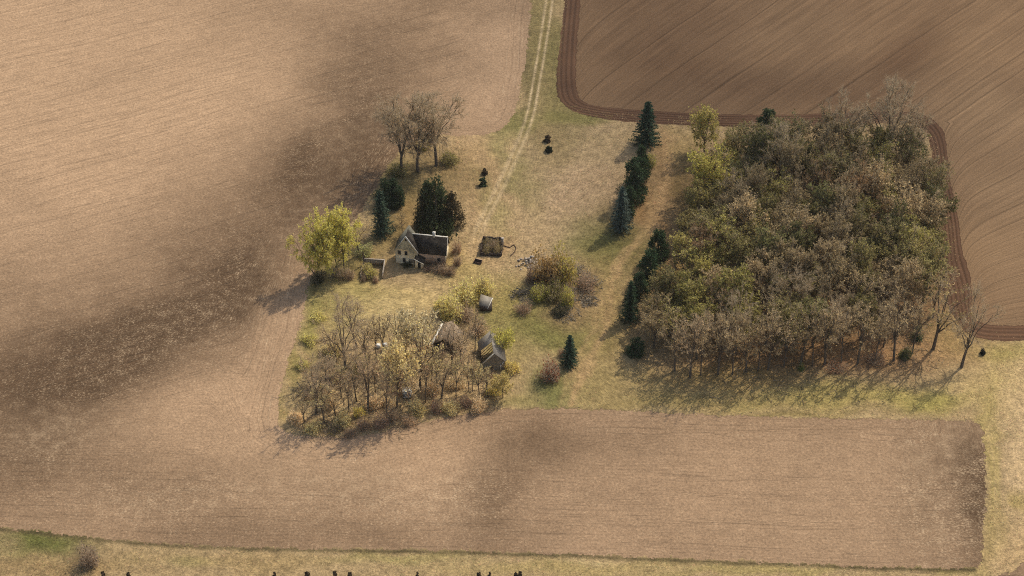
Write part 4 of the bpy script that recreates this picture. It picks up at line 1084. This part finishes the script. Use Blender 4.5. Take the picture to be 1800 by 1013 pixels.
plant('round', 1118, 622, 24, 36, DK, "low dark bush at the near left corner of the wood", var=1)

# ------------------------------------------------------------------ the thicket at the near corner of the yard
GT = "trees of the thicket at the yard corner"
tan = L(164, 140, 100)
H1 = [('open', 608, 648, 104, 76, L(145, 120, 85), "large spreading bare tree with a leaning dark trunk in the thicket", 1),
      ('open', 628, 612, 66, 66, L(147, 125, 90), "bare tree just behind the large leaning one", 2),
      ('open', 556, 726, 92, 62, L(145, 113, 90), "bare tree nearest the stubble field, standing alone in the thicket", 0),
      ('open', 627, 706, 84, 46, L(145, 120, 92), "thin bare tree below the large leaning one", 1),
      ('edge', 648, 722, 108, 56, L(154, 127, 97), "tall twin stemmed tree in the middle of the thicket", 0),
      ('slim', 676, 640, 84, 46, L(163, 145, 102), "slim upright bare tree right beside the white fridge", 1),
      ('slim', 662, 628, 70, 36, L(156, 139, 97), "slim bare tree left of the white fridge", 2),
      ('bud', 698, 716, 114, 58, L(192, 175, 112), "pale yellow tree with a dark trunk left of the pallets", 0),
      ('edge', 738, 686, 128, 66, L(188, 170, 104), "tallest pale yellow tree behind the pallets", 3),
      ('edge', 794, 656, 92, 62, L(152, 127, 97), "grey brown tree growing up out of the collapsed barn", 2),
      ('slim', 824, 688, 66, 26, tan, "thin stem left of two in front of the ruined barn", 0),
      ('slim', 831, 688, 62, 24, tan, "thin stem right of two in front of the ruined barn", 2),
      ('slim', 748, 708, 70, 34, tan, "slender tree right beside the pallets", 1),
      ('edge', 776, 700, 60, 50, tan, "budding small tree below the collapsed barn", 4),
      ('edge', 855, 690, 44, 46, L(168, 150, 92), "low yellowish tree in front of the ruined barn", 5),
      ('leafy', 886, 622, 40, 40, L(168, 161, 70), "bright little tree right behind the ruined barn", 1),
      ('leafy', 884, 700, 40, 36, L(168, 152, 85), "low leafing tree at the right end of the thicket", 2),
      ('slim', 580, 690, 56, 36, tan, "small bare tree between the lone one and the leaning one", 0),
      ('edge', 535, 742, 40, 36, L(156, 136, 90), "small tree at the left tip of the thicket", 1),
      ('slim', 660, 690, 60, 34, tan, "slender tree below the white freezer", 2),
      ('edge', 715, 630, 60, 44, L(188, 170, 109), "pale small tree left of the collapsed barn", 0),
      ('edge', 590, 735, 44, 40, L(150, 123, 87), "short twiggy tree beside the lone bare tree", 2)]
for k, u, v, hp, wp, c, lab, var in H1: plant(k, u, v, hp, wp, c, lab, GT, var=var)
fill_ = [('slim', 572, 668, "upper left"), ('edge', 600, 700, ""), ('slim', 612, 726, ""), ('edge', 680, 690, ""), ('slim', 640, 672, ""), ('slim', 690, 660, ""), ('edge', 758, 672, ""), ('slim', 770, 690, ""), ('slim', 802, 700, ""),
         ('slim', 843, 700, ""), ('edge', 680, 736, ""), ('slim', 720, 722, ""), ('slim', 570, 744, ""), ('edge', 726, 664, ""), ('slim', 812, 640, ""), ('slim', 835, 618, ""), ('edge', 645, 640, ""), ('slim', 592, 640, "")]
near_ = ("beside the large leaning bare tree", "right of the lone bare tree's crown", "just right of the lone bare tree's trunk", "between the twin stemmed tree and the pale yellow one", "in front of the white appliances, near the leaning tree's foot",
         "below the tall fridge, right side", "under the tallest pale yellow tree, right side", "below the barn's dark opening", "right of the barn's fallen roof", "left foot of the ruined barn", "at the near edge, below the twin stemmed tree", "in front of the pallets",
         "at the near left tip", "right behind the tallest pale yellow tree", "on the gap between both barns, near side", "on the gap between both barns, far side", "under the leaning tree, to its right", "left of the leaning tree, far side")
for (k, u, v, _), w_ in zip(fill_, near_):
    c = [L(178, 156, 116), L(166, 142, 102), L(170, 156, 98), L(156, 132, 98)][prng.randrange(4)]
    plant(k, u, v, prng.uniform(44, 76), prng.uniform(30, 48), c, "small twiggy tree " + w_, GT)
plant('bush', 838, 655, 22, 34, L(150, 130, 84), "pale scrub against the left wall of the ruined barn")
plant('brush', 858, 662, 14, 40, L(140, 116, 80), "low brown scrub along the front gable of the ruined barn")
plant('brush', 800, 612, 22, 40, L(146, 122, 86), "brown scrub over the fallen roof of the collapsed barn")
plant('brush', 772, 626, 12, 34, L(140, 114, 80), "low scrub in front of the collapsed barn's open end")
plant('leafy', 734, 628, 72, 66, L(172, 160, 122), "pale yellow low tree just left of the collapsed barn's pale board", GT, var=1)
plant('edge', 640, 618, 60, 54, L(168, 152, 118), "pale beige tree at the back of the thicket left of the fridge", GT, var=2)
plant('edge', 700, 600, 50, 50, L(170, 158, 120), "pale yellow shrubby tree at the back of the thicket towards the house", GT, var=3)
GB = "scrub in the thicket"
H2 = [('brush', 690, 738, 22, 40, gB, "brown scrub at the foot of the pale yellow tree"), ('brush', 640, 752, 20, 44, L(144, 112, 82), "brown scrub at the near edge of the thicket"),
      ('brush', 768, 722, 22, 40, L(136, 95, 74), "russet scrub below the collapsed barn"), ('brush', 590, 756, 16, 50, gO, "low olive scrub at the thicket's lower left edge"),
      ('bush', 550, 756, 14, 50, L(192, 174, 111), "pale scrub at the thicket's left tip"), ('brush', 668, 750, 24, 46, L(147, 112, 86), "tangled scrub below the twin stemmed tree"),
      ('bush', 630, 730, 20, 30, L(197, 180, 76), "bright green scrub below the thin bare tree"), ('brush', 820, 712, 18, 46, L(152, 114, 86), "brown scrub along the thicket's right edge"),
      ('bush', 868, 690, 24, 44, L(192, 176, 91), "yellowish scrub right of the ruined barn's front"), ('brush', 700, 690, 20, 50, L(171, 139, 100), "scrub behind the pallets"),
      ('brush', 590, 670, 18, 50, L(165, 133, 100), "scrub at the foot of the large leaning tree"), ('brush', 540, 700, 14, 34, L(173, 149, 100), "low scrub left of the lone bare tree"),
      ('brush', 745, 650, 24, 44, L(185, 149, 109), "brown scrub left of the collapsed barn"), ('bush', 900, 650, 20, 44, L(185, 168, 88), "low yellow scrub right of the ruined barn"),
      ('brush', 840, 585, 30, 50, L(173, 145, 103), "bare scrub behind the ruined barn"), ('bush', 545, 600, 16, 44, L(177, 168, 86), "low green scrub by the stubble on the left of the yard"),
      ('bush', 532, 645, 16, 36, L(173, 163, 88), "low green scrub below the first patch by the stubble"), ('bush', 560, 560, 12, 40, L(181, 171, 91), "low scrub under the willows' shadow"),
      ('brush', 720, 745, 16, 40, L(171, 136, 94), "scrub at the thicket's front near the pallets"), ('brush', 616, 765, 14, 40, L(131, 104, 76), "brown scrub on the field line")]
for k, u, v, hp, wp, c, lab in H2: plant(k, u, v, hp, wp, c, lab, GB)

H3 = [(520, 738, "at the thicket's far left tip"), (575, 715, "between the lone bare tree and the leaning one"), (605, 745, "on the near edge, left of the bright green scrub"), (655, 715, "behind the twin stemmed tree"), (680, 712, "left of the pale yellow tree's trunk"),
      (735, 725, "in front of the pallets, to the right"), (760, 690, "right of the pallets"), (800, 680, "between the barns at the front"), (790, 722, "at the thicket's near edge, right half"), (840, 722, "at the thicket's right corner on the field edge"), (565, 690, "behind the lone bare tree"),
      (630, 655, "right of the large leaning tree's foot"), (710, 672, "behind the pallets, farther back"), (690, 625, "right of the fridge"), (585, 620, "left of the leaning tree's crown"), (745, 615, "against the collapsed barn's pale side")]
for k_, (u, v, w_) in enumerate(H3):
    plant('bush', u, v, prng.uniform(18, 34), prng.uniform(34, 58), [L(196, 172, 128), L(182, 160, 116), L(188, 172, 112)][k_ % 3], "pale straw coloured scrub " + w_, GB)
# bottom verge
plant('brush', 158, 993, 52, 56, L(112, 94, 74), "bare dark bush on the verge at the bottom left")
for n_, (u, hh) in enumerate([(182, 20), (227, 20), (483, 14), (541, 22), (589, 22), (616, 22), (734, 12), (841, 18), (861, 12), (907, 16), (914, 20)]):
    nm = ("leftmost", "second", "third", "fourth", "fifth", "sixth", "seventh", "eighth", "ninth", "tenth", "rightmost")[n_]
    plant('small', u, 1007 + hh * .45, hh * .55, hh * .34, (.10, .072, .042), f"{nm} dark sapling from the left along the bottom verge", "dark saplings along the bottom verge", var=n_)

# ------------------------------------------------------------------ the square wood
C1, C2, C3, C4, C5, C6, C7 = ("grey brown", L(124, 108, 72)), ("olive", L(114, 106, 58)), ("yellow green", L(134, 126, 60)), ("tan", L(152, 132, 92)), ("russet", L(122, 94, 60)), ("dull green", L(94, 92, 50)), ("pale olive", L(134, 124, 66))
GF = "trees standing in the square wood"
fr = []
def wood(k, u, v, hp, wp, c, lab, var=None):
    x, y = gp(u, v); fr.append((x, y)); return plant(k, u, v, hp, wp, c, lab, GF, var=var)
wood('leafy', 1238, 268, 70, 58, L(150, 138, 66), "yellow green tree standing alone at the far left corner of the wood", 0)
wood('leafy', 1242, 356, 86, 76, L(152, 142, 60), "brightest yellow green tree on the wood's left edge", 1)
wood('leafy', 1222, 392, 66, 50, L(126, 116, 60), "olive tree below the brightest yellow green one", 2)
wood('leafy', 1205, 425, 50, 46, L(122, 110, 60), "low olive tree left of the wood by the path", 3)
wood('leafy', 1196, 474, 56, 46, L(150, 138, 70), "yellow green tree right behind the round evergreens", 0)
wood('leafy', 1178, 530, 54, 54, L(138, 112, 58), "russet gold tree right of the pointed spruce", 1)
wood('leafy', 1232, 520, 60, 44, L(144, 134, 62), "small bright green tree behind the russet gold one", 2)
wood('cedar', 1342, 268, 74, 50, (.075, .095, .045), "dull green conifer poking above the back of the wood", 0)
wood('bare', 1560, 300, 138, 96, C1[1], "tallest bare tree rising over the back of the wood", 0)
wood('bare', 1476, 292, 116, 78, C1[1], "bare tree at the back of the wood left of the tallest", 1)
wood('bare', 1600, 296, 104, 66, C1[1], "bare tree at the back right corner of the wood", 2)
wood('open', 1690, 646, 112, 84, L(138, 120, 76), "last spreading bare tree at the near right corner of the wood", 0)
wood('edge', 1640, 614, 128, 84, L(142, 124, 74), "forked tree left of the last spreading one", 0)
wood('edge', 1571, 634, 116, 66, C4[1], "tall tree above the dark bushes at the wood's front", 1)
wood('edge', 1507, 640, 110, 60, C4[1], "straight trunked tree left of the dark bushes", 2)
wood('edge', 1449, 642, 112, 62, C4[1], "tree with a thin straight trunk near the middle of the wood's front", 3)
wood('edge', 1407, 640, 104, 62, C7[1], "pale olive tree at the middle of the wood's front", 4)
wood('edge', 1350, 650, 108, 62, C4[1], "tan tree with a short trunk left of the middle of the wood's front", 5)
wood('edge', 1312, 654, 96, 56, C1[1], "grey brown tree with a low crown at the wood's front", 0)
wood('edge', 1262, 658, 104, 66, C4[1], "broad tan tree second from the wood's near left", 1)
wood('edge', 1213, 664, 104, 70, L(150, 126, 90), "tan tree with a long clear trunk at the wood's near left", 2)
wood('edge', 1186, 652, 84, 56, C4[1], "short tan tree at the near left corner of the wood", 3)
wood('bud', 1150, 612, 64, 60, C1[1], "grey brown low tree over the near left corner", 4)
wood('bud', 1140, 580, 60, 52, L(124, 108, 66), "low olive brown tree right of the pointed spruce's foot", 5)
for k_, (u_, v_, w_) in enumerate([(1232, 660, "left of the broad tan tree"), (1288, 658, "right of the broad tan tree"), (1332, 652, "left of the tree with a short trunk"), (1378, 646, "left of the pale olive front tree"),
                                (1428, 644, "right of the pale olive front tree"), (1478, 642, "left of the straight trunked front tree"), (1536, 640, "right of the straight trunked front tree"), (1604, 622, "left of the forked tree")]):
    wood('slim', u_, v_, 84 + 7 * (k_ % 3), 48, L(150, 130, 88), "slender pole tree at the wood's front, " + w_)
wood('bush', 1590, 628, 24, 34, L(70, 80, 36), "dark green bush at the wood's front right")
wood('bush', 1612, 596, 28, 30, L(64, 80, 44), "blue green bush behind the forked tree")
wood('bush', 1408, 650, 14, 18, L(90, 104, 40), "small green bush at the middle of the wood's front")
wood('brush', 1470, 650, 14, 60, L(128, 88, 58), "russet bramble at the wood's front")
wood('brush', 1540, 636, 14, 60, L(110, 78, 54), "dark bramble between the front trunks")
wood('bush', 1280, 262, 30, 30, L(140, 120, 56), "tawny shrub at the wood's back left")
s = at(1276, 260, R(10), "fallen_trunk"); tag(s, "dark fallen tree trunk at the back left of the wood", "log")
m = MB(); m.tube([(-2.4, 0, .5), (0, .1, .7), (2.4, -.1, .9)], [.45, .4, .3], 7); m.build("log", M_BARK, s)
m = MB(); m.tube([(-1.2, 0, .7), (-1.5, .6, 2.0)], [.2, .06], 5); m.tube([(1.2, 0, .7), (1.7, -.5, 2.2)], [.18, .05], 5); m.build("branch", M_BARK, s)

WOODP = [(1232, 330), (1268, 292), (1330, 288), (1420, 290), (1560, 300), (1618, 322), (1632, 380), (1640, 440), (1640, 510), (1646, 570), (1620, 598), (1550, 618), (1400, 628), (1280, 640), (1190, 628), (1158, 590), (1172, 545), (1205, 500), (1222, 440), (1240, 390)]
wp = poly_xy(WOODP)
rng = np.random.default_rng(12)
cand = rng.uniform(wp.min(0), wp.max(0), (6000, 2)); cand = cand[inside(wp, cand[:, 0], cand[:, 1])]
acc = list(fr); new = []
for c in cand:
    if all((c[0] - q[0]) ** 2 + (c[1] - q[1]) ** 2 > 5.1 ** 2 for q in acc):
        acc.append(tuple(c)); new.append(tuple(c))
new.sort(key=lambda q: q[1])
ORD = "first second third fourth fifth sixth seventh eighth ninth tenth eleventh twelfth thirteenth fourteenth fifteenth sixteenth seventeenth eighteenth nineteenth twentieth".split()
y0 = new[0][1]; bands = {}
for q in new: bands.setdefault(int((q[1] - y0) // 8.0), []).append(q)
for b, row in bands.items():
    row.sort()
    for i, (x, y) in enumerate(row):
        u, v = pixel(x, y)
        P = [.30, .22, .05, .16, .05, .12, .10]
        if u < 1320: P = [.10, .24, .32, .10, .06, .04, .14]
        elif v > 520: P = [.26, .12, .04, .36, .04, .04, .14]
        elif v < 380: P = [.26, .24, .06, .05, .03, .30, .06]
        ci = rng.choice(7, p=P); cn, cc = (C1, C2, C3, C4, C5, C6, C7)[ci]
        f = rng.uniform(.72, 1.25)
        k = 'leafy' if (ci in (1, 2, 5) and rng.random() < .75) else ('bud' if rng.random() < .85 else 'bare')
        if v > 550 and k == 'bud': k = 'edge'
        h = rng.uniform(12.5, 20.5); w_ = rng.uniform(6.5, 11.5)
        if k == 'leafy': h *= .88
        if u < 1290: h *= .82
        o = plant_xy(k, x, y, h, w_, tuple(q * f for q in cc), f"{cn} tree in the {ORD[b]} rank back into the wood, {ORD[i]} from the left", GF)

# ------------------------------------------------------------------ thin spring haze between the aircraft and the ground
t = bpy.data.materials.new("haze_air"); t.use_nodes = True; nt = t.node_tree; nt.nodes.clear()
vo = nt.nodes.new("ShaderNodeVolumePrincipled"); vo.inputs["Color"].default_value = (1.0, .93, .80, 1); vo.inputs["Density"].default_value = 0.00003; vo.inputs["Anisotropy"].default_value = 0.0
ou = nt.nodes.new("ShaderNodeOutputMaterial"); nt.links.new(vo.outputs[0], ou.inputs["Volume"])
o = MB().box((0, 300, 177), (1800, 1900, 360)).build("haze", t)
tag(o, kind='stuff', label="thin pale haze in the air over the fields")
sc.render.film_transparent = False
